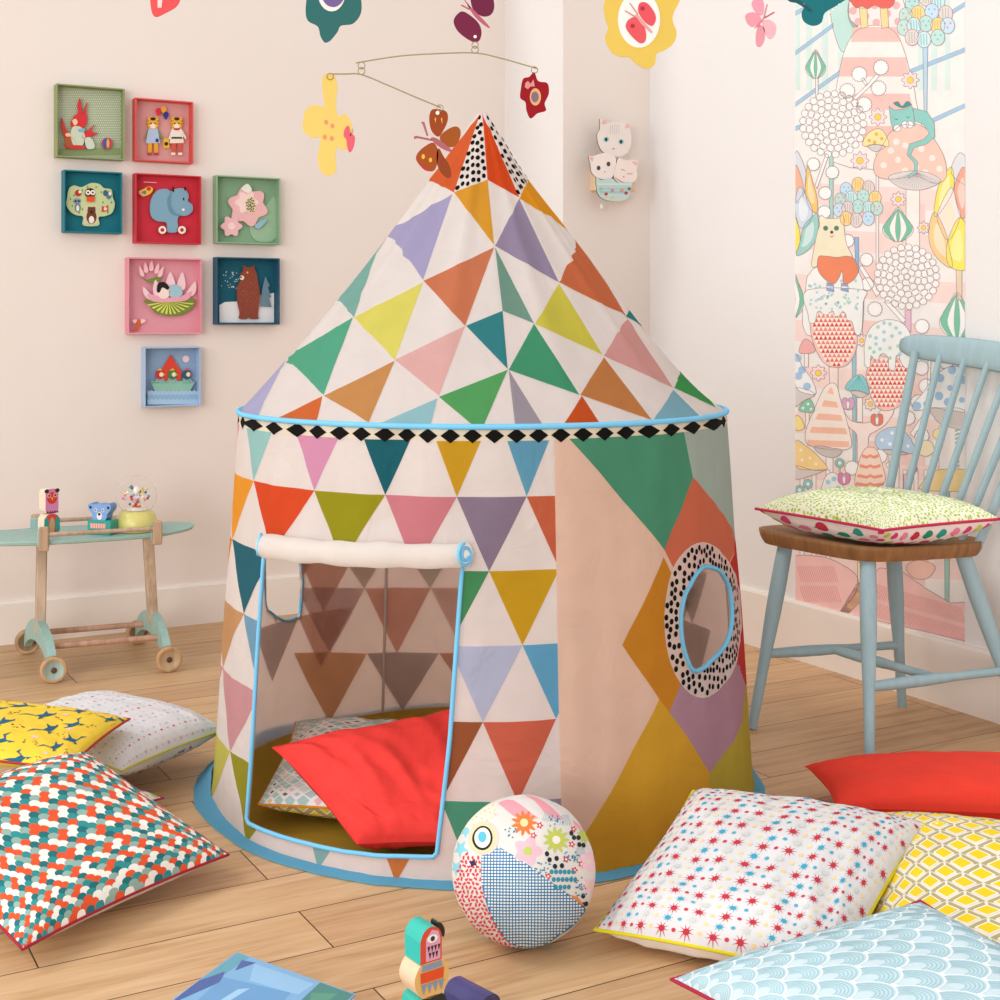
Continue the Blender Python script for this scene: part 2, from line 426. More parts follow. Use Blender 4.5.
def px_on(rfun, z0, z1):
    def f(px, py):
        CL[0] = False; best = None; ox, oz = (px-500)/F, -(py-HY)/F; Y = TY-.66; prev = None
        while Y < TY+.1:
            z = 1+oz*Y; X = ox*Y; zz = min(max(z, z0), z1); d = sqrt((X-TX)**2+(Y-TY)**2)-rfun(zz, atan2(X-TX, TY-Y))
            if best is None or d < best[0]: best = (d, X, Y, z)
            if d <= 0:
                lo, hi = Y-.01, Y
                for _ in range(14):
                    m = (lo+hi)/2; z = 1+oz*m; X = ox*m
                    if sqrt((X-TX)**2+(m-TY)**2)-rfun(min(max(z, z0), z1), atan2(X-TX, TY-m)) <= 0: hi = m
                    else: lo = m
                Y = hi; X = ox*Y; z = 1+oz*Y; return (atan2(X-TX, TY-Y), min(max(z, z0), z1))
            Y += .01
        d, X, Y, z = best; CL[0] = d > .001; return (atan2(X-TX, TY-Y), min(max(z, z0), z1))
    return f
pw = px_on(lambda z, a: rw(z), 0, ZR)
pr_ = px_on(roof_R, ZR, ZA)
def pback(px, py):          # the far wall, met from inside
    ox, oz = (px-500)/F, -(py-HY)/F; Y = TY+.7
    while Y > TY:
        z = 1+oz*Y; X = ox*Y
        if sqrt((X-TX)**2+(Y-TY)**2) <= rw(max(0, z)): return (atan2(X-TX, TY-Y), max(0, z))
        Y -= .002
    return (pi, .3)
door = [pw(265, 548), pw(463, 556), pw(457, 645), pw(437, 857), pw(345, 850), pw(248, 822), pw(262, 640)]
door_c = [pw(265, 548), pw(463, 556), pw(437, 857), pw(345, 851), pw(248, 822)]
# the side window: a round hole with a soft, uneven rim
port = [pw(590+.24*x, 520+.24*y) for x, y in [(480, 195), (540, 215), (572, 280), (582, 360), (580, 440), (562, 515), (530, 562), (440, 630), (400, 580), (378, 490), (376, 400), (390, 320), (410, 275), (440, 220)]]
bwin = [pback(x, y) for x, y in [(266, 552), (300, 552), (301, 612), (296, 618), (284, 621), (270, 612), (266, 604)]]
bwin = [(a if a > 0 else a+2*pi, z) for a, z in bwin]
bwin = [(a-2*pi, z) for a, z in bwin] if min(a for a, z in bwin) > pi else bwin
H_OUT = [hole(door_c), hole(port), hole(bwin)]
tent = thing('play_tent', (TX, TY, 0), 'round fabric play tent with a pointed roof and colourful triangle print', 'tent')
mb = MB()
WHITE = 'f6f1ee'
WS.base(mb, WHITE, H_OUT)
# triangle print of the door side: rows between heights, regular columns
rows = [pw(483, y)[1] for y in (441, 497, 571, 646, 722, 802)]+[.0]
c_ = [pw(*q)[0] for q in ((253, 480), (316, 486), (385, 492), (457, 497), (527, 497))]
da = c_[4]-c_[3]; cols_a = [c_[4]+da, c_[4], c_[3], c_[2], c_[1], c_[0]]
while cols_a[-1] > -3.3: cols_a.append(cols_a[-1]-.42)
def col_a(k):
    i = int(math.floor(k)); return cols_a[i] if k == i else (cols_a[i]+cols_a[i+1])/2
aS = pw(558, 650)[0]
pal = ['6db1cf', 'd8b02c', '1f7079', 'de9fba', '9fd2d2']
R1 = ['6fb0cd', 'd6ac2a', '1f6f7c', 'e0a3c4', 'a6d5d3', 'e9a7b5', '7eb36d']
R2 = ['d2714e', '9a8aa0', 'd98e98', 'a8a41e', 'e2582a', 'f0ab35', '4a9a8f', 'b7a3c9']
R3 = ['d6ae25', '55a06c', '9fd0d8', 'c88c4a', '2f7485', 'e59a2c', 'c47b55', '8fb7cf']
R4 = ['6fb5d8', 'c3cbe2', 'd8b02c', 'b6c78a', '84b2cd', 'd3a677', 'e7a4b0', 'cf8a78']
R5 = ['d9745a', 'a8643c', '6e9a9a', '5e8fb0', 'd9a7ab', 'dfa6a4', 'a8a41e', '8fb7cf']
R6 = ['a9a2bb', '5aa98c', 'd98a4c', '93bdbd', 'a9a432', 'd3d06a', '7eb36d']
prow = [R1, R2, R3, R4, R5, R6]
def tri_rows(mb, surf, aright, aleft, fade=0.0, off=.0006, holes=()):
    k = 0
    for ri in range(6):
        zt, zb = rows[ri], rows[ri+1]; cols = prow[ri]; half = (ri % 2 == 1)
        for n in range(len(cols_a)-2):
            k = n+1-(.5 if half else 0); ac = col_a(k); al, ar_ = col_a(k+.5), col_a(k-.5)
            if ri == 0: al, ar_ = ac+(al-ac)*.62, ac+(ar_-ac)*.62
            sh = lambda a, z: (a-.078*(.69-z), z)
            p = [sh(al, zt), sh(ar_, zt), sh(ac, zb)]
            p = clip(p, (aright, 0), (aright, 1)); p = clip(p, (aleft, 0), (aleft, -1)) if p else p
            if p: surf.paint(mb, p, cols[n % len(cols)], off, holes)
tri_rows(mb, WS, aS, -1.88, 0, .0006, H_OUT)
back_print = []
PI_ = lambda pts: [(a if a > 0 else a+2*pi, z) for a, z in (pback(*p) for p in pts)]
def bt(xl, xr, xt, yt, yb, c, f=.45):
    if any(pback(*q) == (pi, .3) for q in ((xl, yt), (xr, yt), (xt, yb))): return
    p = PI_([(xl, yt), (xr, yt), (xt, yb)]); a_ = clip(ccw(p), (pi, 0), (pi, 1)); b_ = clip(ccw([(a-2*pi, z) for a, z in p]), (-pi, 1), (-pi, 0))
    for q in (a_, b_):
        if q: back_print.append((q, mixc(c, 'f0e2dc', f)))
for i, c in enumerate(['c9a0a8', 'c3b0bb', 'd8886a', 'd7b0a0', 'a9b6c0', 'd9a58a', '9fb8a8']): bt(230+67*i, 297+67*i, 263+67*i, 588, 653, c, .45)
for i, c in enumerate(['b9c7cc', 'd8a35e', '9a9a9c', 'b97c55', 'c5a1a4', '88aab0']): bt(220+73*i, 293+73*i, 257+73*i, 653, 724, c, .3)
for i, c in enumerate(['cbd6d0', 'd6bda8', 'b7c5bf', 'b4cbb5', 'd5b0a8', 'c9c3d2', 'd7c79a']): bt(262+67*i-67, 329+67*i-67, 296+67*i-67, 536, 588, c, .35)
for i, c in enumerate(['d9a58a', '9fb8a8', 'c9a0a8', 'd8b88a', 'b7c5bf', 'd9a0a0', 'a9b6c0']): bt(230+67*i, 297+67*i, 263+67*i, 480, 536, c, .4)
for sg in (-1, 1):
    for i, c in enumerate(['a9b6c0', 'd9a58a']):
        for r in (1, 3, 4): back_print.append(([(sg*(1.9+i*.3), rows[r]), (sg*(2.2+i*.3), rows[r]), (sg*(2.05+i*.3), rows[r+1])], mixc(c, 'f0e2dc', .45)))
for q, c in back_print: WS.paint(mb, q, mixc(c, 'f0e2dc', .7), .0006, H_OUT)
# the side panel with its large diamonds
side = [(aS, 0), (aS, rows[0]+.002), (1.72, rows[0]+.002), (1.72, 0)]
WS.paint(mb, side, 'efd3c0', .0006, H_OUT)
P = lambda pts: [pw(*p) for p in pts]
zt = rows[0]+.002
aG, aT, aE = pw(569, 443)[0], pw(684, 437)[0], 1.50
g = P([(692, 477.5)])[0]; g2 = P([(664, 550)])[0]
lays = [([(aG, zt), g2, g, (aT, zt)], '5cab8b'),
        ([(aT, zt), g, pw(734, 541), (1.5, pw(734, 541)[1]), (1.5, zt)], 'b9cfc8'),
        ([g, g2]+P([(675, 570), (702, 625), (729, 561), (734, 541)]), 'dd8262'),
        (P([(663, 557), (622, 645), (659, 699), (669, 712), (679, 686), (700, 630)]), 'd99a2e'),
        (P([(734, 541), (705, 600), (722, 650), (745.5, 686)])+[(1.5, pw(745, 686)[1]), (1.5, pw(734, 541)[1])], 'd0413a'),
        (P([(669, 712), (710, 773), (745.5, 686), (722, 640), (690, 650), (679, 686)]), 'c3a0b4'),
        (P([(745.5, 686), (710, 773), (710, 792)])+[(pw(710, 792)[0], 0), (1.5, 0), (1.5, pw(745, 686)[1])], 'c8bd4c'),
        (P([(659, 699), (669, 712), (710, 773), (710, 792)])+[(pw(710, 792)[0], 0), (pw(586, 832)[0]-.01, 0), pw(586, 832)], 'e3b93c')]
for p, c in lays: WS.paint(mb, p, c, .0010, H_OUT)
ring = circle(0, 0, 1, n=40); ringp = [pw(702+38.5*x, 620+78*y) for x, y in ring]
WS.paint(mb, ringp, 'f3e7e0', .0015, H_OUT)
random.seed(3); pc = hole(port)
dots = []
cx_, cz_ = sum(p[0] for p in port)/len(port), sum(p[1] for p in port)/len(port)
for _ in range(2600):
    t = random.random()*2*pi; rr = .5+.48*random.random()
    q = pw(702+38.5*.97*rr*cos(t), 620+78*.97*rr*sin(t))
    if any(((q[0]-x)*.56)**2+(q[1]-z)**2 < .0125**2 for x, z in dots): continue
    if not subtract([(q[0]-.001, q[1]-.001), (q[0]+.001, q[1]-.001), (q[0]+.001, q[1]+.001)], [(cx_+(x-cx_)*1.13, cz_+(z-cz_)*1.09) for x, z in port]): continue
    if ((q[0]-cx_)*.9)**2 > 9: continue
    dots.append(q)
for a, z in dots: WS.paint(mb, circle(a, z, .0058/.56, .0058, 8), '17140f', .002)
# band with black diamonds
WS.paint(mb, [(-pi, rows[0]), (pi, rows[0]), (pi, ZR), (-pi, ZR)], 'f3ecd9', .0008)
zb = (rows[0]+ZR)/2-.003; nb = 70
spots_ = []
for x in [252.5+22*i for i in range(22)]:
    m_ = pw(x, 437)[0]; l_ = pw(x-9.7, 437)[0]; cl_ = CL[0]; r_ = pw(x+9.7, 437)[0]
    spots_.append((m_, 2*m_-r_ if cl_ else l_, 2*m_-l_ if CL[0] else r_))
a_l, a_r = spots_[0][0], spots_[-1][0]; n_ = int((2*pi-(a_r-a_l))/.15)
for i in range(1, n_):
    a = a_r+i*(2*pi-(a_r-a_l))/n_; a = a-2*pi if a > pi else a; spots_.append((a, a-.06, a+.06))
for a, al, ar in spots_:
    WS.paint(mb, [(al, zb), (a, zb-.0135), (ar, zb), (a, zb+.0135)], '16130f', .0014)
wall_o = mb.build('tent_wall', 'tent', tent)
# inside lining: the print shows pale through the cotton
mb = MB()
WI = Surf(lambda a, z: (lambda q: V((TX+(q.x-TX)*.994, TY+(q.y-TY)*.994, q.z)))(wall_pt(a, z)), -pi, pi, 144, 0.0, ZR, 24, flip=True)
WI.base(mb, 'f0e2dc', H_OUT)
for q, c in back_print: WI.paint(mb, q, mixc(c, 'f0e2dc', .5), .0006, H_OUT)
mb.build('inner_lining', 'lining', tent)
# roof
mb = MB(); RS.base(mb, WHITE)
def rp(pts):
    out = []
    for a, b in zip(pts, pts[1:]+pts[:1]):
        for k in range(5):
            q = pr_(230+.5*(a[0]+(b[0]-a[0])*k/5), 110+.5*(a[1]+(b[1]-a[1])*k/5))
            if k == 0 or not CL[0]: out.append(q)
    return out
roof = [([(502, 4), (448, 165), (400, 140)], 'dd6a35'), ([(502, 4), (515, 140), (448, 165)], 'DOT'), ([(505, 4), (578, 175), (515, 140)], 'e2571b'),
 ([(508, 4), (600, 138), (578, 175)], 'DOT'), ([(448, 165), (515, 140), (528, 270)], 'e3a836'), ([(445, 168), (318, 243), (387, 340)], 'b3aed2'),
 ([(578, 178), (597, 138), (690, 242)], 'e9a51c'), ([(578, 178), (530, 272), (657, 345)], 'a497b4'), ([(528, 275), (388, 342), (470, 432)], 'd5855f'),
 ([(700, 258), (657, 345), (792, 412)], 'd67a4e'), ([(304, 255), (215, 375), (248, 415)], '87bab0'), ([(387, 345), (248, 415), (330, 500)], 'e2dd71'),
 ([(530, 275), (545, 402), (608, 427)], '7fa898'), ([(657, 348), (610, 428), (745, 490)], 'd8d156'), ([(803, 393), (792, 413), (828, 433)], '2d8c8c'),
 ([(545, 402), (472, 432), (555, 518)], '3a8f96'), ([(470, 432), (330, 500), (418, 572)], 'e6bcb8'), ([(792, 415), (748, 492), (885, 555)], 'dfaaa6'),
 ([(246, 415), (113, 495), (188, 570)], '5fb595'), ([(608, 428), (557, 520), (698, 570)], '4ba37c'), ([(330, 502), (188, 572), (278, 625)], 'd09a5e'),
 ([(555, 520), (418, 574), (487, 632), (507, 632)], '5fae6a'), ([(557, 520), (570, 630), (624, 628)], 'a9a1ab'), ([(748, 495), (700, 570), (843, 620)], 'cc8a4f'),
 ([(902, 522), (888, 556), (972, 595)], '41a457'), ([(112, 500), (18, 602), (55, 614)], 'bbbbdc'), ([(185, 573), (86, 622), (172, 630)], 'd9753a'),
 ([(415, 577), (298, 628), (400, 636)], '9ecbd2'), ([(703, 572), (666, 632), (741, 630)], 'd05a20'), ([(886, 560), (846, 622), (938, 612)], '8bbccb')]
random.seed(5)
for p, c in roof:
    q = rp(p)
    if c != 'DOT': RS.paint(mb, q, c, .0008); continue
    RS.paint(mb, q, 'f3ece8', .0008)
    (ax, ay), (bx, by), (cx2, cy2) = p
    n = 9
    for i in range(1, n+1):
        m = max(1, int(i*.62)+1)
        for j in range(m):
            t = (j+.5)/m+(.12 if i % 2 else -.12)/m; s_ = (i-.15)/(n+.4)
            x = ax+(bx-ax)*s_*(1-t)+(cx2-ax)*s_*t; y = ay+(by-ay)*s_*(1-t)+(cy2-ay)*s_*t+(2 if j % 2 else -2)
            a, z = pr_(230+.5*x, 110+.5*y); s2 = (ZA-z)/(ZA-ZR); rr = .0048
            RS.paint(mb, circle(a, z, rr/max(.03, .51*s2+.01), rr*1.15, 8), '15120e', .0014)
# the roof's far side carries the same kind of print
gen = ['d5855f', '5fb595', 'e2dd71', 'b3aed2', 'e6bcb8', '3a8f96', 'e3a836', '87bab0', 'cc8a4f']
for r in range(6):
    z1 = ZA-.14-(ZA-.14-ZR)*r/6; z0 = ZA-.14-(ZA-.14-ZR)*(r+1)/6
    for k in range(12):
        a = pi*.56+(k+.5*(r % 2))*pi/13.5
        if a+.11 < 2*pi-pi*.56:
            for s_ in (0, -2*pi):
                t = [(a-.11+s_, z0), (a+.11+s_, z0), (a+s_, z1)]
                if all(-pi <= q[0] <= pi for q in t): RS.paint(mb, t, gen[(k*2+r*3) % 9], .0008)
mb.build('tent_roof', 'tent', tent)
# ring, hem, floor sheet, pipings
BL = '74bfe6'
mb = MB(); mb.tube([V((TX+(RR+.003)*sin(a), TY-(RR+.003)*cos(a), ZR+.001)) for a in [2*pi*k/96 for k in range(96)]], .0055, BL, True, 8); mb.build('ring_piping', 'piping', tent)
mb = MB(); n = 120
def hem_pt(a, t):
    k = max(0, cos((a+1.75)*1.7))**2 if abs(a+1.75) < .92 else 0
    r = tent_wall_r(a, .02)+.0025+(.023+.019*k)*t+.0015*sin(a*7); z = (.007+.034*k)*(1-t)**1.2+.0025
    return V((TX+r*sin(a), TY-r*cos(a), z))
HS = Surf(hem_pt, -pi, pi, 120, 0, 1, 4, flip=True)
HS.base(mb, BL); mb.build('hem_border', 'tent', tent)
mb = MB(); vs = [V((TX+.565*sin(2*pi*k/96), TY-.565*cos(2*pi*k/96), .004)) for k in range(96)]; mb.face(vs, 'cdae3c')
mb.face([p-V((0, 0, .003)) for p in vs][::-1], 'cdae3c')
o = mb.build('ground_sheet', 'tent', tent)
def rim(loop, r, c=BL, off=.002, step=.02, closed=True):
    pts = []; n = len(loop)
    for i in range(n if closed else n-1):
        a, b = loop[i], loop[(i+1) % n]; L = sqrt(((a[0]-b[0])*.56)**2+(a[1]-b[1])**2); k = max(1, int(L/step))
        for j in range(k): pts.append((a[0]+(b[0]-a[0])*j/k, a[1]+(b[1]-a[1])*j/k))
    m = MB(); m.tube([WS.ev(*p)[0]+WS.ev(*p)[1]*off for p in pts], r, c, closed, 8); return m
rim([pw(265, 546)]+door_c[:0]+[pw(463, 556), pw(450, 738), pw(437, 853), pw(433, 857), pw(345, 851), pw(250, 823), pw(248, 818), pw(257, 680)], .0042).build('door_piping', 'piping', tent)
rim(smooth(port, 3), .0046, '6ab0d2').build('window_piping', 'piping', tent)
rim(smooth(bwin, 2), .0042, off=0).build('back_window_piping', 'piping', tent)
# rolled-up door, following the wall
mb = MB(); pa, pb = pw(276, 543), pw(462, 552); pts = []; rs = []
for k in range(25):
    t = k/24; a = pa[0]+(pb[0]-pa[0])*t; z = pa[1]+(pb[1]-pa[1])*t-.004; p, nn = WS.ev(a, z); pts.append(p+nn*.024); rs.append(.0225+.0012*sin(t*31)+.001*sin(t*13))
e0 = (pts[0]-pts[1]).normalized(); e1 = (pts[-1]-pts[-2]).normalized()
mb.tube(pts, rs, 'f5efe9', False, 20)
dr = mb.build('rolled_door', 'tent', tent)
for (ctr, ax, sd) in ((pts[0], e0, -1), (pts[-1], e1, 1)):
    vw = (V((0, 0, 1))-ctr).normalized(); ax = (ax+vw*.75).normalized(); ctr = ctr+ax*.010
    m = MB(); x1 = V((0, 0, 1)); x1 = (x1-ax*x1.dot(ax)).normalized(); x2 = ax.cross(x1); sp = []
    m.face([ctr+(x1*cos(2*pi*k/20)+x2*sin(2*pi*k/20))*.0215 for k in range(20)], 'f5efe9'); m.face([ctr-ax*.012+(x1*cos(2*pi*k/20)+x2*sin(2*pi*k/20))*.0215 for k in range(20)][::-1], 'f5efe9')
    for k in range(40):
        t = k/39; r = .0215*(1-.68*t); th = t*2*pi*1.7; sp.append(ctr+(x1*cos(th)+x2*sin(th)*sd)*r)
    m.tube(sp, .0034, BL, False, 6); m.build('roll_edging', 'piping', dr)
# three tie cords and the pole cap
mb = MB(); mb.lathe((TX, TY, ZA-.006), (0, 0, 1), [(0, .0105), (.004, .008), (.007, .0005)], 'd9622f', 12); mb.build('peak_cap', 'tent', tent)
for a in (-2.66, 2.3, -1.6, 1.6):
    mb = MB(); zz = [rw(.02)-.014, RR-.012]
    mb.tube([V((TX+zz[0]*sin(a), TY-zz[0]*cos(a), .008)), V((TX+zz[1]*sin(a), TY-zz[1]*cos(a), ZR-.01))], .004, 'd8cfc8', False, 6); mb.build('tent_pole', 'tent', tent)

# ------------------------------------------------------------------ cushions
FL_BL = None
def cushion(name, c00, c10, c11, c01, thick, top, pattern, under, label, pip=None, pr=.0028, seed=0, wr=.006, floor=0.002, pw_=.56, N=56, ear=.045, loc=None, under_pat=None, cat='cushion', group=None):
    """corners in order round the square (u to the right, v away), a stuffed body between two panels"""
    c00, c10, c11, c01 = map(V, (c00, c10, c11, c01))
    nrm = (c10-c00+c11-c01).cross(c01-c00+c11-c10).normalized()
    def edge_in(u, v):
        # edges bow inwards between the pointed corners
        u = u-.42*sin(2*pi*u)/(2*pi); v = v-.42*sin(2*pi*v)/(2*pi)
        du = ear*max(0, sin(pi*v))**.8*(1-2*u); dv = ear*max(0, sin(pi*u))**.8*(1-2*v)
        return u+du*.55, v+dv*.55
    def f(sgn):
        def g(u, v):
            U_, V_ = edge_in(u, v); b = (c00*(1-U_)+c10*U_)*(1-V_)+(c01*(1-U_)+c11*U_)*V_
            q = max(0.0, 4*u*(1-u))*max(0.0, 4*v*(1-v)); h = thick/2*(q**pw_)
            e = min(u, 1-u, v, 1-v)
            n1 = noise.noise(V((u*3.3+seed*3.1, v*3.3, seed*1.7))); n2 = noise.noise(V((u*9+seed, v*9, seed+5.0)))
            t = atan2(v-.5, u-.5); rad = sqrt((u-.5)**2+(v-.5)**2)
            n3 = noise.noise(V(((u+v*.4)*7.0+seed, (v-u*.4)*1.6, seed+9.0)))
            am = min(1, e*7)
            h += (n1*wr*1.2+(.35-abs(n2))*wr*.55+(.3-abs(n3))*wr*1.5)*am*(thick/.12)
            # puckers that run in from the seam
            h += .0022*sin(u*47+seed+3*n1)*max(0, 1-min(v, 1-v)*8)*am+.0022*sin(v*43+seed+3*n2)*max(0, 1-min(u, 1-u)*8)*am
            p = b+nrm*h*sgn
            if p.z < floor+.0006*(1 if sgn > 0 else 0): p.z = floor+.0006*(1 if sgn > 0 else 0)
            return p
        return g
    ST = Surf(f(1), 0, 1, N, 0, 1, N); SB = Surf(f(-1), 0, 1, N//2, 0, 1, N//2, flip=True)
    ctr = (c00+c10+c11+c01)/4
    o = thing(name, loc or (ctr.x, ctr.y, max(0, ctr.z-thick/2)), label, cat, group)
    mb = MB(); ST.base(mb, top)
    if pattern: pattern(mb, ST)
    mb.build('top_panel', 'fabric', o)
    mb = MB(); SB.base(mb, under)
    if under_pat: under_pat(mb, SB)
    mb.build('underside_panel', 'fabric', o)
    if pip:
        lp = [(k/24, 0) for k in range(24)]+[(1, k/24) for k in range(24)]+[(1-k/24, 1) for k in range(24)]+[(0, 1-k/24) for k in range(24)]
        mb = MB(); mb.tube([ST.ev(*q)[0] for q in lp], pr, pip, True, 8); mb.build('piping', 'piping', o)
    return o
PX = lambda mb, S, poly, c, off=.0005: S.paint(mb, poly, c, off)
def cl01(p):
    p = clip(ccw(p), (0, 0), (0, -1)); p = clip(p, (1, 0), (1, 1)) if p else p
    p = clip(p, (0, 0), (1, 0)) if p else p; return clip(p, (0, 1), (-1, 1)) if p else p
def pat_scales(mb, S, n=29, m=42):
    rnd = random.Random(4); hx = .5/n; dv = 1.0/m
    for j in range(-1, m+1):
        for i in range(-1, n+1):
            x = (i+.5+.5*(j % 2))/n; y = j*dv
            c = ['f1ece2', '2c8f90', 'e4562b', '8fafa5', 'f1ece2', 'e4562b', '1d6f75'][(i*2+j*3) % 7] if rnd.random() < .93 else rnd.choice(['2d8c8d', 'f3efe6', 'e2552b', '93b0a6'])
            arc = lambda t: (hx*cos(t), dv*sin(t)**.8 if sin(t) > 0 else 0)
            for sg in (-1, 1):          # the tile's two halves, each convex enough to clip
                top = [(x+sg*arc(pi/2*(1-k/5))[0], y+arc(pi/2*(1-k/5))[1]) for k in range(6)]
                low = [(x+sg*(hx-hx*cos(t)), y-dv+dv*max(0, sin(t))**.8) for t in [pi/2*(1-k/5) for k in range(6)]]
                poly = top+low
                q = [(min(max(a, 0), 1), min(max(b, 0), 1)) for a, b in poly]
                if abs(area(q)) > 1e-7: S.paint(mb, q, c, .0004)
def pat_birds(mb, S):
    rnd = random.Random(2)
    bird = [(0, 0), (.35, .12), (.62, .62), (.58, .2), (.8, .1), (1.0, .22), (.92, .02), (.7, -.12), (.45, -.25), (.05, -.35), (.3, -.42), (-.05, -.6), (.1, -.2), (-.3, .2), (-.75, .3), (-.3, .35)]
    for i in range(5):
        for j in range(6):
            x = .1+i*.2+(j % 2)*.1; y = .06+j*.17; s = .085
            a = .5+rnd.random()*.9; fl = -1 if (i+j) % 3 == 0 else 1
            p = [(x+s*(cos(a)*q*fl-sin(a)*r), y+s*(sin(a)*q*fl+cos(a)*r)*1.2) for q, r in bird]
            S.paint(mb, [(min(max(a_, 0), 1), min(max(b_, 0), 1)) for a_, b_ in p], '215f7d', .0007)
            for k in range(7):
                xx = x+.1+rnd.uniform(-.03, .03); yy = y+rnd.uniform(-.035, .035)
                if 0 < xx < .98 and 0.02 < yy < .98: S.paint(mb, circle(xx, yy, .005, n=6), rnd.choice(['4a4038', 'e07a6a', '4a4038']), .0006)
            if (i+j) % 2: S.paint(mb, [(min(q[0], 1), min(q[1], 1)) for q in flower(x+.1, y+.075, .022, 6, .2, 24)], 'f3cdb0', .0005)
def pat_dots(cols, n, m, r, jit=0):
    def f(mb, S):
        rnd = random.Random(6)
        for j in range(m):
            for i in range(n):
                x = (i+.5+.5*(j % 2)*.9)/n; y = (j+.5)/m
                if x > .985: continue
                c = cols[j % len(cols)]; rr = r*(1.25 if (i+j) % 2 else .7)
                S.paint(mb, [(min(1, q[0]), q[1]) for q in star(x, y, rr/1*1.0, rr*.55, 6)], c, .0005)
    return f
def pat_stars(mb, S):
    rnd = random.Random(1); m = 23
    for j in range(m):
        y = (j+.6)/m
        kind = j % 2
        for i in range(25):
            x = (i+.35+(j % 4)*.27)/25
            if x > .975: continue
            big = i % 2 == 0
            if kind == 0:
                if big: S.paint(mb, star(x, y, .026, .0062, 9, rnd.random()), 'c93a49', .0006); S.paint(mb, circle(x, y, .0105, n=10), 'c2303f', .0008)
                else: S.paint(mb, circle(x, y, .0072, n=8), 'c93a49' if i % 4 == 1 else 'f0cf8a', .0006)
            else:
                if big: S.paint(mb, star(x, y, .021, .0055, 8, rnd.random()), '5fb6cf' if (i//2+j) % 2 else 'd0d3cc', .0006); S.paint(mb, circle(x, y, .0095, n=10), '3aa0c0' if (i//2+j) % 2 else 'cbcfc8', .0008)
                else: S.paint(mb, circle(x, y, .0072, n=8), '4aa9c6' if i % 4 == 1 else 'f3d98f', .0006)
def pat_waves(mb, S):
    n, m = 10, 15; hx = .5/n; dy = 1.0/m; ry = 1.35*dy
    for j in range(-1, m+1):
        for i in range(-1, n+1):
            x = (i+.5+.5*(j % 2))/n; y = j*dy
            cov = lambda px, py: any(((px-cx)/hx)**2+((py-cy)/ry)**2 < 1 and py >= cy for cx, cy in ((x-hx, y-dy), (x+hx, y-dy), (x, y-2*dy)))
            for k, r in enumerate((.97, .85, .73, .61, .49, .37)):
                N = 14
                for q in range(N):
                    t0, t1 = pi*q/N, pi*(q+1)/N; tm = (t0+t1)/2
                    if cov(x+r*hx*cos(tm), y+r*ry*sin(tm)): continue
                    rr = r-.055
                    p = cl01([(x+r*hx*cos(t0), y+r*ry*sin(t0)), (x+r*hx*cos(t1), y+r*ry*sin(t1)), (x+rr*hx*cos(t1), y+rr*ry*sin(t1)), (x+rr*hx*cos(t0), y+rr*ry*sin(t0))])
                    if p: S.paint(mb, p, '9fc6d0' if k else 'e9f1f2', .0004)
            p = cl01(circle(x, y+ry, .009, .006, 8))
            if p: S.paint(mb, p, 'f5f7f6', .0005)
def pat_ogee(mb, S):
    n, m = 10, 10
    for j in range(-1, m+1):
        for i in range(-1, n+1):
            x = (i+.5)/n; y = (j+.5)/m; hx, hy = .5/n, .5/m
            def cl(p):
                p = clip(ccw(p), (0, 0), (0, -1)); p = clip(p, (1, 0), (1, 1)) if p else p
                p = clip(p, (0, 0), (1, 0)) if p else p; return clip(p, (0, 1), (-1, 1)) if p else p
            for xx, yy in ((x, y), (x+hx, y+hy)):
                for sx in (-1, 1):
                    q = [(xx+sx*hx*.40, yy), (xx+sx*hx*.62, yy+hy*.40), (xx+sx*hx*.98, yy), (xx+sx*hx*.62, yy-hy*.40)] 
                    a = [(xx-hx*.1, yy+sx*hy*.62), (xx+hx*.12, yy+sx*hy*.98), (xx+hx*.98*1, yy+sx*hy*.12), (xx+hx*.66, yy-0*sx*hy)]
                    S.paint(mb, p, 'b6a878', .0004) if (p := cl([(xx+sx*hx*.10, yy+hy*.95), (xx+sx*hx*.98, yy+hy*.06), (xx+sx*hx*.70, yy-hy*.10), (xx+sx*hx*.06, yy+hy*.66)])) else None
                p = cl([(xx-hx*.56, yy), (xx, yy+hy*.56), (xx+hx*.56, yy), (xx, yy-hy*.56)])
                if p: S.paint(mb, p, 'f0cf1c', .0007)
                p = cl([(xx-hx*.68, yy), (xx, yy+hy*.68), (xx+hx*.68, yy), (xx, yy-hy*.68)])
                if p: S.paint(mb, p, 'f8f2e6', .0006)
def pat_diamond(mb, S):
    rnd = random.Random(8); n, m = 15, 15
    for j in range(m*2):
        for i in range(n):
            x = (i+.5+.5*(j % 2))/n; y = (j+.5)/(2*m)
            if x > .97: continue
            k = rnd.random(); r = .46 if k < .62 else .26
            c = 'a9c6c4' if k < .45 else ('c9cfc8' if k < .62 else rnd.choice(['8a7f7a', 'e6c27a', 'a9c6c4', '6b6460', 'e9b3b8']))
            S.paint(mb, [(x-r/n, y), (x, y+r/m*.8), (x+r/n, y), (x, y-r/m*.8)], c, .0005)
def pat_leopard(mb, S):
    rnd = random.Random(3); pts = []
    for _ in range(9000):
        x, y = rnd.random(), rnd.random()
        if any((x-a)**2+(y-b)**2 < .0172**2 for a, b in pts[-400:]) or any((x-a)**2+(y-b)**2 < .0172**2 for a, b in pts[:-400]): continue
        pts.append((x, y))
        a = rnd.random()*3.1; r = .0052+.0035*rnd.random()
        S.paint(mb, [(min(1, max(0, x+r*1.35*cos(a)*cos(t)-r*.8*sin(a)*sin(t))), min(1, max(0, y+r*1.35*sin(a)*cos(t)+r*.8*cos(a)*sin(t)))) for t in [2*pi*k/6 for k in range(6)]], rnd.choice(['a9cc3c', 'b7d154', '9cc035']), .0005)
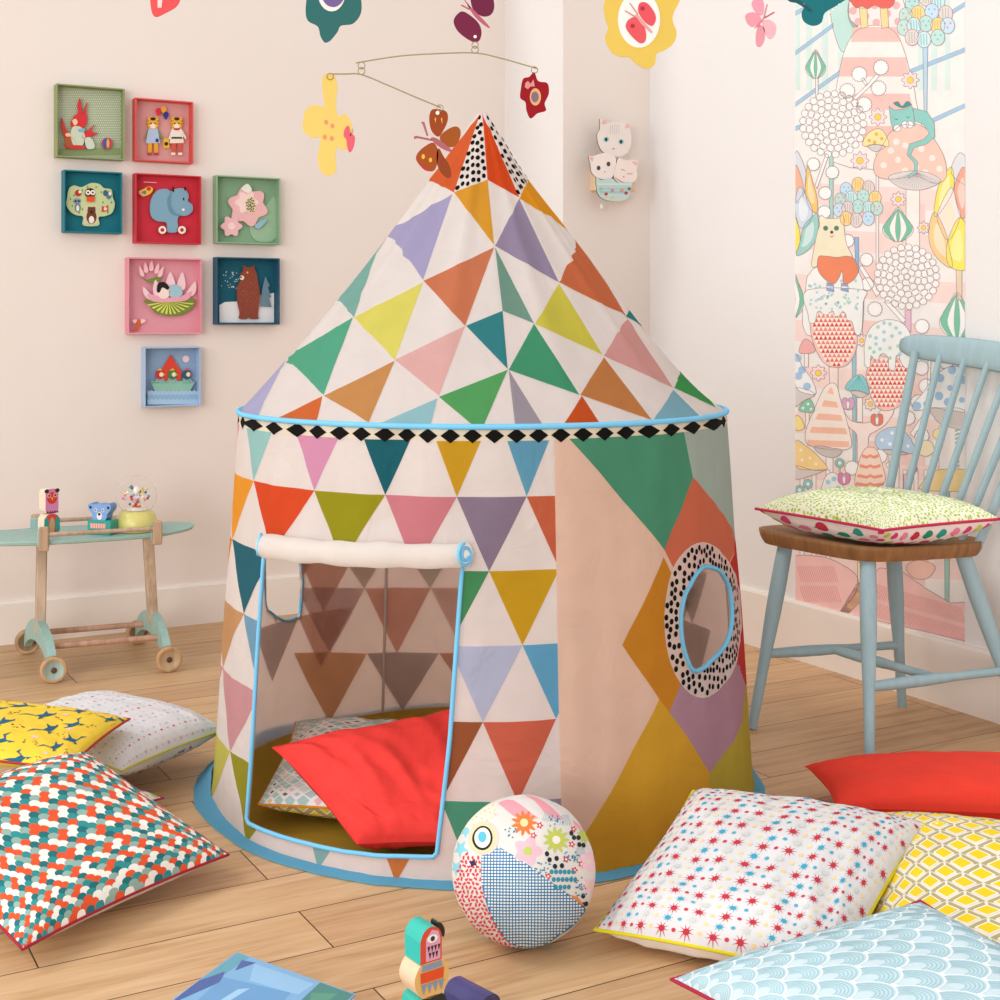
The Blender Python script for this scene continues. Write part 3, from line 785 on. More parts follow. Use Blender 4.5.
def pat_apples(mb, S):
    cols = ['d8427a', 'e889a8', '2d9c8f', 'b8d23c', 'c8324a', 'e889a8', 'd8427a', '2a8f6f']
    for j in range(9):
        for i in range(12):
            x = (i+.5+.5*(j % 2)*.9)/12; y = (j+.5)/9
            if x > .96: continue
            S.paint(mb, [(x+.028*(cos(t)*(1+.12*abs(sin(t)))), y+.034*sin(t)*(1-.18*cos(t*2)*(sin(t) > 0))) for t in [2*pi*k/14 for k in range(14)]], cols[(i*3+j*5) % 8], .0005)
            S.paint(mb, [(x, y+.03), (x+.004, y+.052), (x+.009, y+.05), (x+.005, y+.028)], '3a2b2b', .0006)
def pat_leaves(mb, S):
    cols = ['d83f8d', '35a58f', 'b4cf3c', 'e0569a', '2f9c9f', 'd9c23c']; r = random.Random(2)
    for j in range(9):
        for i in range(9):
            x = (i+.5+.5*(j % 2))/9; y = (j+.5)/9
            if x > .95: continue
            S.paint(mb, circle(x, y, .030, .042, 12), cols[(i+2*j) % 6], .0005)
# left group, from the floor up
cushion('cushion', (-.87, 2.60, .035), (-.69, 2.87, .02), (-.99, 3.06, .035), (-1.17, 2.78, .035), .055, 'f2efe9', pat_leaves, 'efe9e0', 'white cushion with pink, green and teal leaf blobs, one corner poking out onto the floor', 'b52a60', .0022, seed=3, N=40)
def pat_under(mb, S):
    r = random.Random(9)
    for k in range(260):
        x, y = r.uniform(.03, .97), r.uniform(.03, .97)
        S.paint(mb, star(x, y, .016, .006, 3, r.random()*3), r.choice(['3b4656', '8a3d45', '4c5c66', 'c9a2a0']), .0005)
cushion('cushion', (-.765, 2.83, .088), (-.612, 3.13, .085), (-.955, 3.34, .10), (-1.12, 3.04, .11), .115, 'dcdbdd', pat_dots(['d9a7b5', 'dcd8da', 'd0606f', 'a9c8d6', 'dedde0', '8fb9cc'], 24, 22, .0085), 'e4e1dc', 'white cushion with tiny red and blue dots, below the yellow swallow cushion', 'c9c04a', .0022, seed=4, wr=.004, under_pat=pat_under)
cushion('cushion', (-1.22, 2.62, .20), (-.80, 2.60, .165), (-.775, 2.93, .165), (-1.18, 3.02, .185), .06, 'f0ce3e', pat_birds, 'ead04e', 'bright yellow cushion printed with navy swallows, piled beside the scale-print cushion', 'b0392f', .0026, seed=5, wr=.005, floor=.12)
cushion('cushion', (-.728, 2.135, .040), (-.485, 2.50, .045), (-.82, 2.73, .165), (-1.06, 2.36, .16), .10, 'e6e2da', pat_scales, 'e0dad2', 'cushion printed with teal, orange and white fish scales, red piping, leaning on the pile', 'a3243a', .0026, seed=6, wr=.004)
# inside the tent
cushion('cushion', (-.475, 2.745, .05), (-.10, 2.66, .05), (-.02, 3.12, .075), (-.47, 3.22, .075), .11, 'e9e7e4', pat_diamond, 'c9a53a', 'white cushion with small grey-blue diamond print lying inside the tent under a red one', 'd58a2a', .0024, seed=7, floor=.006, under_pat=pat_ogee)
cushion('cushion', (-.262, 2.562, .040), (-.03, 2.53, .05), (.04, 2.93, .205), (-.445, 2.72, .170), .11, 'e33a34', None, 'd9332d', 'plain coral red cushion propped up inside the tent doorway', None, seed=8, wr=.016, floor=.006)
# right group
cushion('cushion', (.655, 2.74, .045), (1.20, 2.66, .05), (1.27, 2.95, .065), (.640, 2.95, .06), .095, 'e23a29', None, 'd83424', 'plain orange-red cushion at the rear of the pile by the wooden chair', None, seed=11, wr=.008)
cushion('cushion', (.56, 2.13, .04), (1.04, 2.02, .05), (1.12, 2.47, .075), (.70, 2.62, .078), .105, 'ece6da', pat_ogee, 'e8c81e', 'yellow and beige cushion with a geometric diamond lattice print', 'e2be22', .0024, seed=12, wr=.004)
cushion('cushion', (.15, 2.215, .035), (.488, 2.02, .045), (.752, 2.47, .11), (.352, 2.555, .14), .13, 'd9d7d8', pat_stars, 'ece7e0', 'white cushion with rows of red and blue starbursts, next to the patchwork ball', 'd8c81e', .003, seed=13, wr=.007, N=64)
cushion('cushion', (.243, 1.985, .065), (.50, 1.62, .06), (.87, 1.69, .09), (.611, 2.035, .155), .10, 'c5d7dd', pat_waves, 'd5e2e6', 'pale blue cushion with overlapping wave arcs and crimson piping, nearest the camera', 'a8223f', .003, seed=14, wr=.004)

# ------------------------------------------------------------------ patchwork ball
BC = V(((523.5-500)/F*2.25, 2.25, .116)); BR = .1145
ball = thing('patchwork_ball', (BC.x, BC.y, 0), 'stuffed fabric ball sewn from patchwork prints, on the floor in front of the tent', 'ball')
vd = (V((0, 0, 1))-BC).normalized(); bx = V((0, 0, 1)).cross(vd).normalized(); by = vd.cross(bx)
def ball_pt(s, t):
    q = s*s+t*t; d = (bx*(2*s)+by*(2*t)+vd*(1-q))/(1+q)
    r = BR*(1+.010*noise.noise(d*3.0)+.006*noise.noise(d*9))
    p = BC+d*r; p.z = max(p.z, .0015); return p
BS = Surf(ball_pt, -1.6, 1.6, 90, -1.6, 1.6, 90)
def bpx(x, y):      # picture -> sphere, zoom frame of the ball's photograph detail
    X = (440+.17*x-523.5)/72.5; Y = -(790+.17*y-873.5)/76; q = min(.995, sqrt(X*X+Y*Y)); k = q/(sqrt(X*X+Y*Y) or 1); X *= k; Y *= k
    z = sqrt(1-q*q); return (X/(1+z), Y/(1+z))
mb = MB()
vs = []; fs = []
for i in range(41):
    for j in range(64):
        d = V((sin(pi*i/40)*cos(2*pi*j/64), sin(pi*i/40)*sin(2*pi*j/64), cos(pi*i/40))); r = BR*(1+.010*noise.noise(d*3.0)+.006*noise.noise(d*9)); p = BC+d*(r-.0003); p.z = max(p.z, .0012); vs.append(p)
for i in range(40):
    for j in range(64): fs.append((i*64+j, (i+1)*64+j, (i+1)*64+(j+1) % 64, i*64+(j+1) % 64))
mb.mesh(vs, fs, ['e8b9c0' if (i//64) < 20 and ((i % 64)//8) % 2 else ('f2ece6' if (i//64) < 20 else '5b7f9c' if ((i % 64)//8) % 2 else 'efe4e0') for i in range(len(fs))], True)
ball_back = mb; mb.build('back_panels', 'fabric', ball)
BP = lambda pts: [bpx(*p) for p in pts]
mb = MB(); BS.paint(mb, circle(0, 0, 1.03, n=60), 'dcd5cf', .0004)
# stripes on top
topP = BP([(300, 200), (340, 90), (400, 50), (560, 65), (760, 190), (860, 270), (720, 195), (570, 195), (420, 240), (350, 240)])
for i, (a, b) in enumerate([((400, 50), (470, 45)), ((560, 60), (640, 100)), ((700, 140), (760, 180))]): pass
BS.paint(mb, BP(smooth([(345, 100), (430, 85), (540, 170), (575, 200), (470, 205), (370, 130)], 3)), 'e99aa4', .0006)
BS.paint(mb, BP(smooth([(500, 52), (600, 85), (720, 185), (722, 198), (640, 185), (560, 95)], 3)), 'e99aa4', .0006)
BS.paint(mb, BP([(780, 195), (850, 255), (865, 280), (800, 240)]), 'e99aa4', .0006)
# cream triangles, stars
BS.paint(mb, BP([(140, 235), (230, 145), (345, 90), (300, 205), (250, 225), (185, 270)]), 'f0e3cc', .0006)
for i in range(6):
    for j in range(3):
        x = 190+i*24+j*8; y = 205-i*17+j*28
        BS.paint(mb, BP([(x-9, y-6), (x+9, y-6), (x, y+9)]), 'dfc09a' if (i+j) % 2 else 'cfd7b0', .0008)
for x, y, r in ((120, 370, 60), (150, 270, 45), (95, 480, 50)): BS.paint(mb, BP(star(x, y, r, r*.42, 5, .3)), '86cbd8', .0006)
# eye
BS.paint(mb, BP(circle(258, 310, 92, 98, 28)), 'e9c9bb', .0009); BS.paint(mb, BP(circle(255, 312, 78, 84, 24)), 'd9cf9e', .0011)
BS.paint(mb, BP(circle(255, 312, 60, 70, 24)), '26221f', .0013); BS.paint(mb, BP(circle(256, 311, 47, 57, 24)), 'f3efe8', .0015); BS.paint(mb, BP(circle(255, 307, 25, 31, 20)), '5bb9cf', .0017)
# red broken print
redP = [(150, 395), (250, 420), (250, 560), (300, 740), (400, 895), (520, 945), (380, 930), (200, 830), (100, 690), (85, 540)]
rh = redP; rnd = random.Random(5)
def inside(p, poly):
    c = False; n = len(poly)
    for i in range(n):
        a, b = poly[i-1], poly[i]
        if (a[1] > p[1]) != (b[1] > p[1]) and p[0] < (b[0]-a[0])*(p[1]-a[1])/(b[1]-a[1])+a[0]: c = not c
    return c
for i in range(22):
    for j in range(26):
        x = 80+i*27+(j % 2)*13; y = 400+j*24
        if inside((x, y), redP):
            a = rnd.random()*6; BS.paint(mb, BP([(x+12*cos(a+t), y+13*sin(a+t)) for t in (0, .9, 2.4, 3.6)]), 'd63c48', .0008)
BS.paint(mb, BP(star(200, 455, 26, 14, 4, .4)), '3a2a55', .0012)
# blue gingham beak
bl = [(250, 410), (335, 355), (420, 400), (560, 490), (700, 590), (840, 690), (860, 720), (800, 790), (700, 860), (600, 930), (520, 945), (400, 895), (300, 740), (250, 560)]
BS.paint(mb, BP(bl), '3f7fae', .0007); BLh = bl
bb = BP(bl)
for k in range(36):
    x = 240+k*18
    for j in range(36):
        y = 350+j*17
        if all(inside(q, bl) for q in ((x-5, y-5), (x+6, y+6))): BS.paint(mb, BP([(x-6, y-5), (x+6, y-5), (x+6, y+5), (x-6, y+5)]), 'e6e9e2', .0009); 
        if all(inside(q, bl) for q in ((x+2, y-5), (x+12, y+6))) : BS.paint(mb, BP([(x+7, y+7), (x+11, y+7), (x+11, y+11), (x+7, y+11)]), '22435e' if y > 420 else '1f4f9a', .0009)
# flowered panel
fl = lambda x, y, r, c, k=8, cc=None, d=.22: (BS.paint(mb, BP(flower(x, y, r, k, d, 48)), c, .0008), BS.paint(mb, BP(circle(x, y, r*.3, n=12)), cc, .001) if cc else None)
fl(495, 225, 78, 'e8783a', 11, 'd7d09a'); fl(515, 385, 85, 'eeb6c2', 5, 'b9c765', .16); fl(680, 320, 80, 'bcc456', 11, 'f0e6d8'); fl(870, 440, 60, 'efc2d0', 5, 'e6d6c0', .16); fl(850, 290, 48, 'b9c65c', 9, None); fl(880, 580, 50, 'efc2cc', 6, 'd9cf9e')
for x, y in ((585, 240), (548, 298), (785, 255), (735, 430), (825, 455), (785, 490), (770, 345), (630, 525)): fl(x, y, 20, 'd14a50', 5, 'f5e5e0')
for x, y in ((640, 433), (680, 425), (670, 470), (710, 466), (785, 305), (812, 305), (815, 345), (840, 348), (835, 635), (840, 685), (770, 280), (625, 400), (855, 680)): BS.paint(mb, BP(circle(x, y, 13, 15, 10)), '26272b', .001)
for k in range(90):
    x, y = rnd.choice([(430, 290), (680, 210), (770, 420), (600, 480), (800, 560), (820, 600)]); x += rnd.uniform(-45, 45); y += rnd.uniform(-32, 32)
    BS.paint(mb, BP(circle(x, y, 5, n=6)), '2f7fa2', .0011)
for k in range(16): BS.paint(mb, BP(circle(650+(k % 6)*25-(k//6)*-12, 500+(k//6)*42, 12, 14, 8)), '2f8ea6', .0011)
for x0, y0 in ((720, 210), (800, 400), (620, 190)):
    for k in range(7): BS.paint(mb, BP([(x0+k*6, y0-40), (x0+k*6+2, y0-40), (x0+k*12-18, y0+25), (x0+k*12-21, y0+25)]), '9bb8c0', .0007)
BS.paint(mb, BP([(750, 625), (800, 640), (850, 700), (835, 690), (790, 660)]), 'd9864a', .0011)
mb.build('front_panels', 'fabric', ball)
for q in ([(300, 205), (345, 240), (335, 355), (420, 400), (560, 490), (700, 590), (845, 700)], [(250, 410), (250, 560), (300, 740), (400, 895), (520, 945)], [(340, 235), (420, 240), (570, 195), (720, 195), (870, 280)]):
    m = MB(); sp = smooth(BP(q), 5, False); m.tube([BS.ev(*p)[0] for p in sp], .0009, 'e3dad2', False, 5); m.build('seam', 'piping', ball)

# ------------------------------------------------------------------ windsor chair
CT = '9fb9c0'
def leg_bm(mb, top, foot, r0, r1, c=CT):
    top, foot = V(top), V(foot); pts = []; rs = []
    for k in range(9):
        t = k/8; pts.append(top.lerp(foot, t)); rs.append(r0+(r1-r0)*t+.0035*sin(pi*min(1, t*1.6)))
    mb.tube(pts, rs, c, False, 14)
fr, lf, rt, bk = V((.855, 3.254, 0)), V((.655, 3.567, 0)), V((1.165, 3.357, 0)), V((.965, 3.67, 0))
chair = thing('wooden_chair', ((fr+bk)/2).to_tuple(), 'pale blue spindle-back wooden chair with a brown wooden seat, by the mural', 'chair')
sc_ = (fr+bk)/2; e1 = (lf-fr)/2; e2 = (rt-fr)/2       # e1 across the seat, e2 towards the back
mb = MB()
def seat_pt(u, v):
    a = u*2*pi
    # rounded rectangle, scooped top and bevelled rim
    cx, cy = cos(a), sin(a); k = 1/(abs(cx)**5+abs(cy)**5)**(1/5)
    r = min(1, v/.8); x, y = cx*k*r, cy*k*r
    z = .472-.010*(1-r**3)
    if v > .8: t = (v-.8)/.2; z = .472-.036*t; x *= 1-.05*t*t; y *= 1-.05*t*t
    return sc_+e1*x*1.12+e2*y*1.14+V((0, 0, z))
SS = Surf(seat_pt, 0, 1, 64, 0.001, 1, 20); SS.base(mb, '94683f')
mb.face([seat_pt(k/64, 1) for k in range(64)][::-1], '7d5634')
st = mb.build('seat', 'wood', chair)
feet = dict(f=V((.823, 3.118, 0)), l=V((.616, 3.423, 0)), b=V((1.047, 3.627, 0)), r=V((1.254, 3.32, 0)))
tops = {}
for k, (px, py, Y) in dict(f=(868, 556, 3.30), l=(786, 545, 3.52), b=(893, 548, 3.56), r=(962, 555, 3.36)).items():
    p = atY(px, py, Y); tops[k] = V((p.x, p.y, .442))
feet['b'] = V((1.040, 3.62, 0))
for k in 'flbr':
    mb = MB(); leg_bm(mb, tops[k], feet[k], .0185, .0115); mb.build('leg', 'painted', chair)
on = lambda k, z: feet[k].lerp(tops[k], z/.442)
mb = MB(); m1 = on('l', .175), on('b', .165); leg_bm(mb, m1[0], m1[1], .0105, .0105); mb.build('stretcher', 'painted', chair)
mb = MB(); m2 = on('f', .165), on('r', .165); leg_bm(mb, m2[0], m2[1], .0105, .0105); mb.build('stretcher', 'painted', chair)
mb = MB(); leg_bm(mb, m1[0].lerp(m1[1], .5), m2[0].lerp(m2[1], .5), .0105, .0105); mb.build('stretcher', 'painted', chair)
# back: spindles rise from the rear edge and lean out to the crest rail
b0, b1 = V((.985, 3.61, .46)), V((1.145, 3.355, .46)); out = V((.22, .10, 0))
cr0 = atY(907, 346, 3.64); cr1 = atY(1062, 372, 3.22)
ns = 7
for k in range(ns):
    t = k/(ns-1); bb_ = b0.lerp(b1, t); tt = cr0.lerp(cr1, .06+.88*t)+V((.028*sin(pi*t), .02*sin(pi*t), -.01))
    mb = MB(); r = .0105 if k in (0, ns-1) else .0078
    mb.tube([bb_.lerp(tt, q/6) for q in range(7)], [r+.0015*sin(pi*q/6) for q in range(7)], CT, False, 10); mb.build('spindle', 'painted', chair)
mb = MB(); secs = []
for k in range(17):
    t = k/16; p = cr0.lerp(cr1, -.04+1.08*t)+V((.03*sin(pi*t), .02*sin(pi*t), 0)); h = .030+.007*sin(pi*t)-(.012 if k in (0, 16) else 0)
    d = (cr1-cr0).normalized(); nrm = V((d.y, -d.x, 0)).normalized()*.009
    upv = (V((0, 0, 1))+out*.35).normalized()
    z0 = .006*sin(pi*t)
    ring_ = [p+nrm*cos(q)+upv*(h*sin(q)*(1 if sin(q) > 0 else 1)+z0) for q in [2*pi*i/12 for i in range(12)]]
    secs.append(ring_)
vs = [p for r in secs for p in r]; fs = [(i*12+k, i*12+(k+1) % 12, (i+1)*12+(k+1) % 12, (i+1)*12+k) for i in range(16) for k in range(12)]
mb.mesh(vs, fs+[tuple(range(11, -1, -1)), tuple(range(16*12, 17*12))], CT, True); mb.build('crest_rail', 'painted', chair)
cushion('cushion', (.882, 3.225, .515), (1.145, 3.20, .545), (.955, 3.58, .530), (.650, 3.56, .520), .125, 'f0efd8', pat_leopard, 'f1e4e0', 'cushion with a lime green speckled top and an apple-print underside, resting on the chair seat', 'c22f55', .0035, seed=21, wr=.003, floor=.475, under_pat=pat_apples)

# ------------------------------------------------------------------ skateboard side table and what stands on it
TL_, WD = '9fc0b8', 'c4a284'
wf = dict(fl=atZ(53, 682, 0), fr=atZ(168, 671, 0), bl=atZ(28, 655, 0), br=atZ(139, 645, 0)); WRD = .037
lng = (wf['fr']-wf['fl']).normalized(); lng = V((lng.x, lng.y, 0)); crs = V((-lng.y, lng.x, 0))
tc = sum(wf.values(), V())/4
table = thing('rolling_side_table', (tc.x, tc.y, 0), 'small pale teal board-shaped side table on four wooden wheels, by the left wall', 'table')
ZT = .385; TCN = V((-1.225, 4.06, 0))
mb = MB(); L, Wd = .335, .135
out_ = [(L*x, Wd*y) for x, y in smooth([(1, 0), (.93, .45), (.7, .85), (.3, 1), (-.3, 1), (-.7, .85), (-.93, .45), (-1, 0), (-.93, -.45), (-.7, -.85), (-.3, -1), (.3, -1), (.7, -.85), (.93, -.45)], 4)]
k = len(out_)
prof = [(-.013, .93), (-.010, .985), (-.003, 1.0), (0, .99)]
for (z0, s0), (z1, s1) in zip(prof, prof[1:]):
    for i in range(k):
        a, b = out_[i], out_[(i+1) % k]; f = lambda p, s_, z: TCN+lng*p[0]*s_+crs*p[1]*s_+V((0, 0, ZT+z+.006*(abs(p[0])/L)**4))
        mb.face([f(a, s0, z0), f(b, s0, z0), f(b, s1, z1), f(a, s1, z1)], TL_, True)
for i in range(k//2):
    a, b, c, d = out_[i], out_[(i+1) % k], out_[(k-i-1) % k], out_[(k-i) % k]
    for z, s_, fl_ in ((0, .99, False), (-.013, .93, True)):
        q = [f(p, s_, z) for p in (a, b, c, d)]
        if fl_: q.reverse()
        mb.face(q, TL_, False)
mb.build('tabletop', 'painted', table)
def frame_end(pf, pb, sg):
    """arched axle bracket, two wheels, a post"""
    f0, b0 = pf+V((0, 0, WRD)), pb+V((0, 0, WRD)); n = 14; mb = MB(); pts = []
    for i in range(n+1):
        t = i/n; pts.append((t, WRD-.012+.052*sin(pi*t)**.7, WRD+.016+.085*sin(pi*t)**.6))
    d = pb-pf; wv = lng*.011
    o_ = [pf+d*t+V((0, 0, lo)) for t, lo, hi in pts]+[pf+d*t+V((0, 0, hi)) for t, lo, hi in reversed(pts)]
    for i in range(n):
        a, b, c_, e = o_[i], o_[i+1], o_[2*n-i], o_[2*n+1-i]
        mb.face([a-wv, b-wv, c_-wv, e-wv], TL_); mb.face([e+wv, c_+wv, b+wv, a+wv], TL_)
        mb.face([a+wv, b+wv, b-wv, a-wv], TL_); mb.face([e-wv, c_-wv, c_+wv, e+wv], TL_)
    mb.build('axle_bracket', 'painted', table)
    for p, cc in ((pf, 'c8ab86' if sg > 0 else 'a9c0b4'), (pb, 'a08060')):
        ax = -crs; o = p+V((0, 0, WRD))-crs*.0; s_ = -1 if p is pf else 1
        o = o+crs*(-.014 if p is pf else .014)
        mb = MB(); mb.lathe(o-ax*.009, ax, [(0, .001), (0, WRD*.92), (.003, WRD), (.015, WRD), (.018, WRD*.93), (.0182, WRD*.72), (.0165, WRD*.70), (.0165, .001)], ['b99877', 'b99877', 'b98a58', 'c7a27b', 'c7a27b', cc, cc], 36)
        whl = mb.build('wheel', 'wood', table)
        mb = MB(); mb.lathe(o+ax*.0075, ax, [(0, .008), (.003, .008), (.004, .0055), (.004, .0001)], '5a3e30', 14); mb.build('axle_bolt', 'gloss', whl)
    mid = pf.lerp(pb, .5); top = TCN+lng*((mid-TCN).dot(lng))*1.0
    return mid
ml = frame_end(wf['fl'], wf['bl'], -1); mr_ = frame_end(wf['fr'], wf['br'], 1)
for m_, px in ((ml, 42), (mr_, 148)):
    a = m_+V((0, 0, .10)); tp = atY(px, 548, 4.06); b = V((tp.x, tp.y, ZT-.012)); mb = MB()
    mb.box((a+b)/2, lng*.014, crs*.019, (b-a)/2, 'cdb49b', .003); mb.build('post', 'wood', table)
for t in (.22, .72):
    a, b = wf['fl'].lerp(wf['bl'], t), wf['fr'].lerp(wf['br'], t); z = V((0, 0, .062+.030*sin(pi*t)))
    mb = MB(); mb.tube([a+z, b+z], .0085, 'c99f85', False, 12); mb.build('crossbar', 'wood', table)
for s_ in (-1, 1):
    cl = []
    for x in (-.105, .205):
        p = TCN+lng*x+crs*s_*(Wd*.98+.008)+V((0, 0, ZT+.006)); mb = MB(); mb.box(p, lng*.013, crs*.008, V((0, 0, .034)), 'c0a184', .003)
        mb.box(p-crs*s_*.012, lng*.016, crs*.006, V((0, 0, .024)), TL_, .002); mb.build('rail_bracket', 'wood', table); cl.append(p)
    mb = MB(); mb.tube([cl[0]+V((0, 0, .012)), cl[1]+V((0, 0, .012))], .006, 'c2a48c', False, 10); mb.build('guard_rail', 'wood', table)
# block toys: prisms in a facing frame
def facing(o, yaw):
    n = V((sin(yaw), -cos(yaw), 0)); return V(o), V((cos(yaw), sin(yaw), 0)), V((0, 0, 1)), n
def deco(mb, fr_, pts, c, z): o, e1_, e2_, n_ = fr_; mb.prism(pts, e1_, e2_, o+n_*z, n_*.0006, c)
def RR_(x0, y0, x1, y1, r, k=4):
    out = []
    for cx, cy, a in ((x1-r, y1-r, 0), (x0+r, y1-r, pi/2), (x0+r, y0+r, pi), (x1-r, y0+r, 1.5*pi)): out += [(cx+r*cos(a+pi/2*i/k), cy+r*sin(a+pi/2*i/k)) for i in range(k+1)]
    return out
zt_ = ZT+.001
o = atY(52, 530, 3.98); bird = thing('stacking_toy', (o.x, o.y, zt_), 'tall wooden stacking toy painted as a red-faced bird, on the side table', 'toy')
fr_ = facing((o.x, o.y, zt_), .85); fr_ = (fr_[0], fr_[1]*1.2, fr_[2]*1.2, fr_[3]); mb = MB(); D = fr_[3]*.034
mb.prism(RR_(-.020, 0, .020, .052, .016), fr_[1], fr_[2], fr_[0]-D, D, 'd84a3a', 'efd9c3'); deco(mb, fr_, [(-.021, .012), (-.012, .004), (-.008, .03), (-.012, .046), (-.020, .042)], '2f9a8c', 0); deco(mb, fr_, [(.021, .012), (.012, .004), (.008, .03), (.012, .046), (.020, .042)], '2f9a8c', 0)
deco(mb, fr_, circle(0, .024, .007, .020, 16), 'c9a27a', .0003); mb.build('body_block', 'gloss', bird)
mb = MB(); mb.prism(RR_(-.017, .0525, .017, .112, .012), fr_[1], fr_[2], fr_[0]-D, D, 'd987b4', 'efd9c3')
deco(mb, fr_, circle(0, .090, .013, .014, 18), 'd8342c', 0)
for sx in (-1, 1): deco(mb, fr_, circle(sx*.008, .096, .0052, n=12), 'e9a6a0', .0008); deco(mb, fr_, circle(sx*.008, .096, .0025, n=10), '3a2320', .0014); deco(mb, fr_, circle(sx*.014, .107, .006, .005, 10), '3a2622', .0003)
deco(mb, fr_, [(-.003, .092), (.003, .092), (0, .083)], 'f0a83a', .0012)
for k in range(5): deco(mb, fr_, [(-.015+k*.0065, .0545), (-.009+k*.0065, .0545), (-.012+k*.0065, .0605)], '3a1f2c', .0005)
mb.build('head_block', 'gloss', bird)
o = atY(99, 536, 4.0); bear = thing('wooden_bear_toy', (o.x, o.y, zt_), 'blue wooden bear head on a teal block, mid side table', 'toy')
fr_ = facing((o.x, o.y, zt_), -.25); mb = MB(); D = fr_[3]*.042
mb.prism(RR_(-.036, 0, .036, .042, .004), fr_[1], fr_[2], fr_[0]-D, D, '2aa596', '279a8c')
deco(mb, fr_, [(-.028, .018), (.022, .018), (.022, .033), (-.028, .033)], 'e0857a', 0)
for k in range(6): deco(mb, fr_, [(-.026+k*.008, .019), (-.021+k*.008, .019), (-.021+k*.008, .032), (-.026+k*.008, .032)], 'f1c1b5', .0008)
mb.build('base_block', 'gloss', bear); mb = MB()
hd = smooth([(-.018, .0425), (.018, .0425), (.024, .058), (.032, .068), (.037, .082), (.028, .090), (.018, .086), (0, .088), (-.018, .086), (-.028, .090), (-.037, .082), (-.032, .068), (-.024, .058)], 3)
mb.prism(hd, fr_[1], fr_[2], fr_[0]-D*.85, D*.8, '7fa6dc', '5f8cc8'); fr2 = (fr_[0]-D*.05, fr_[1], fr_[2], fr_[3])
deco(mb, fr2, circle(0, .054, .0085, .011, 16), 'f3ece6', 0); deco(mb, fr2, circle(0, .059, .0045, .004, 12), '1f1a1c', .0008)
for sx in (-1, 1): deco(mb, fr2, circle(sx*.011, .070, .004, .0055, 12), 'f3ece6', 0); deco(mb, fr2, circle(sx*.011, .070, .002, .003, 10), '1d1a20', .0008); deco(mb, fr2, circle(sx*.028, .078, .004, .004, 12), '1d2030', .0003)
mb.build('head_block', 'gloss', bear)
o = atY(136.5, 526, 4.08); gl = thing('snow_globe', (o.x, o.y, zt_), 'glass snow globe on a round yellow base, at the far end of the side table', 'snow globe')
o = V((o.x, o.y, zt_)); mb = MB(); mb.lathe(o, (0, 0, 1), [(0, .0001), (0, .056), (.004, .060), (.028, .060), (.048, .053), (.058, .044), (.060, .040), (.060, .0001)], 'dcd27c', 40); mb.build('base', 'gloss', gl)
R_ = .058; gc = o+V((0, 0, .103)); prof = [(-R_*cos(t)+.103, R_*sin(t)) for t in [.82+(pi-.82)*k/18 for k in range(19)]]; prof[-1] = (prof[-1][0], .0002)
mb = MB(); mb.lathe(o, (0, 0, 1), prof, 'ffffff', 40); mb.lathe(o, (0, 0, 1), [(h if h < .103 else .103+(h-.103)*.97, r*.97) for h, r in prof][::-1], 'ffffff', 40); mb.build('glass_dome', 'glass', gl)
mb = MB(); rnd = random.Random(4)
mb.lathe(o+V((0, 0, .061)), (0, 0, 1), [(0, .03), (.006, .022), (.010, .001)], 'f2ece6', 20)
for k in range(3): mb.lathe(o+V((0, 0, .066+k*.012)), (0, 0, 1), [(0, .002), (.004, .013-.002*k), (.010, .011-.002*k), (.012, .003)], ['d94a5e', 'e88aa0', 'f3ece6'][k], 14)
mb.lathe(o+V((0, 0, .102)), (0, 0, 1), [(0, .003), (.012, .009), (.022, .008), (.028, .001)], 'f3eeea', 14)
mb.build('figure', 'gloss', gl)
mb = MB()
for k in range(44):
    a = rnd.random()*6.28; rr = .010+.028*rnd.random(); z = .075+.05*rnd.random()
    if rr > sqrt(max(0, .052**2-(z-.103)**2)): continue
    p = o+V((rr*cos(a), rr*sin(a), z)); mb.lathe(p-V((0, 0, .003)), (0, 0, 1), [(0, .0003), (.003, .0045), (.006, .0045), (.009, .0003)], rnd.choice(['d94a4e', '6aa5bd', 'e6d25e', 'f2ece4', '4a78a8', 'e88aa0']), 6)
mb.build('confetti', 'paint', gl)['kind'] = 'stuff'

# ------------------------------------------------------------------ foreground toys
o = atZ(432, 1049, 0); parrot = thing('parrot_stacking_toy', (o.x, o.y, 0), 'wooden stacking toy of a teal-backed parrot, standing in the foreground by the ball', 'toy')
o = V((o.x, o.y, 0)); fr_ = facing(o, .62); D = fr_[3]*.040; mb = MB(); s_ = 1.0
F3 = lambda pts, c, z, m: deco(m, fr_, pts, c, z)
mb.prism(smooth([(-.030, .001), (.030, .001), (.030, .03), (.024, .060), (.016, .072), (-.016, .072), (-.024, .060), (-.030, .03)], 3), fr_[1], fr_[2], fr_[0]-D, D, '1d2422', '2fae9e')
for r in range(4):
    for k in range(5):
        x = -.020+k*.010; y = .058-r*.014
        if abs(x) < .017+r*.004: F3([(x-.004, y), (x+.004, y), (x, y-.009)], '3fb0a4', .0002, mb)
mb.build('lower_block', 'gloss', parrot); mb = MB()
mb.prism(smooth([(-.014, .0725), (.014, .0725), (.025, .086), (.028, .100), (.023, .113), (.014, .119), (-.014, .119), (-.023, .113), (-.028, .100), (-.025, .086)], 3), fr_[1], fr_[2], fr_[0]-D, D, 'dcb06a', 'e3c4a2')
F3([(-.017, .110), (.017, .110), (.015, .118), (-.015, .118)], '7f93ad', .0003, mb); F3([(-.018, .094), (.018, .094), (.019, .108), (-.019, .108)], 'd94a22', .0005, mb)
for k in range(4): F3([(-.018+k*.0095, .092), (-.0095+k*.0095, .092), (-.0137+k*.0095, .078)], '7f93ad', .0005, mb)
mb.build('middle_block', 'gloss', parrot); mb = MB()
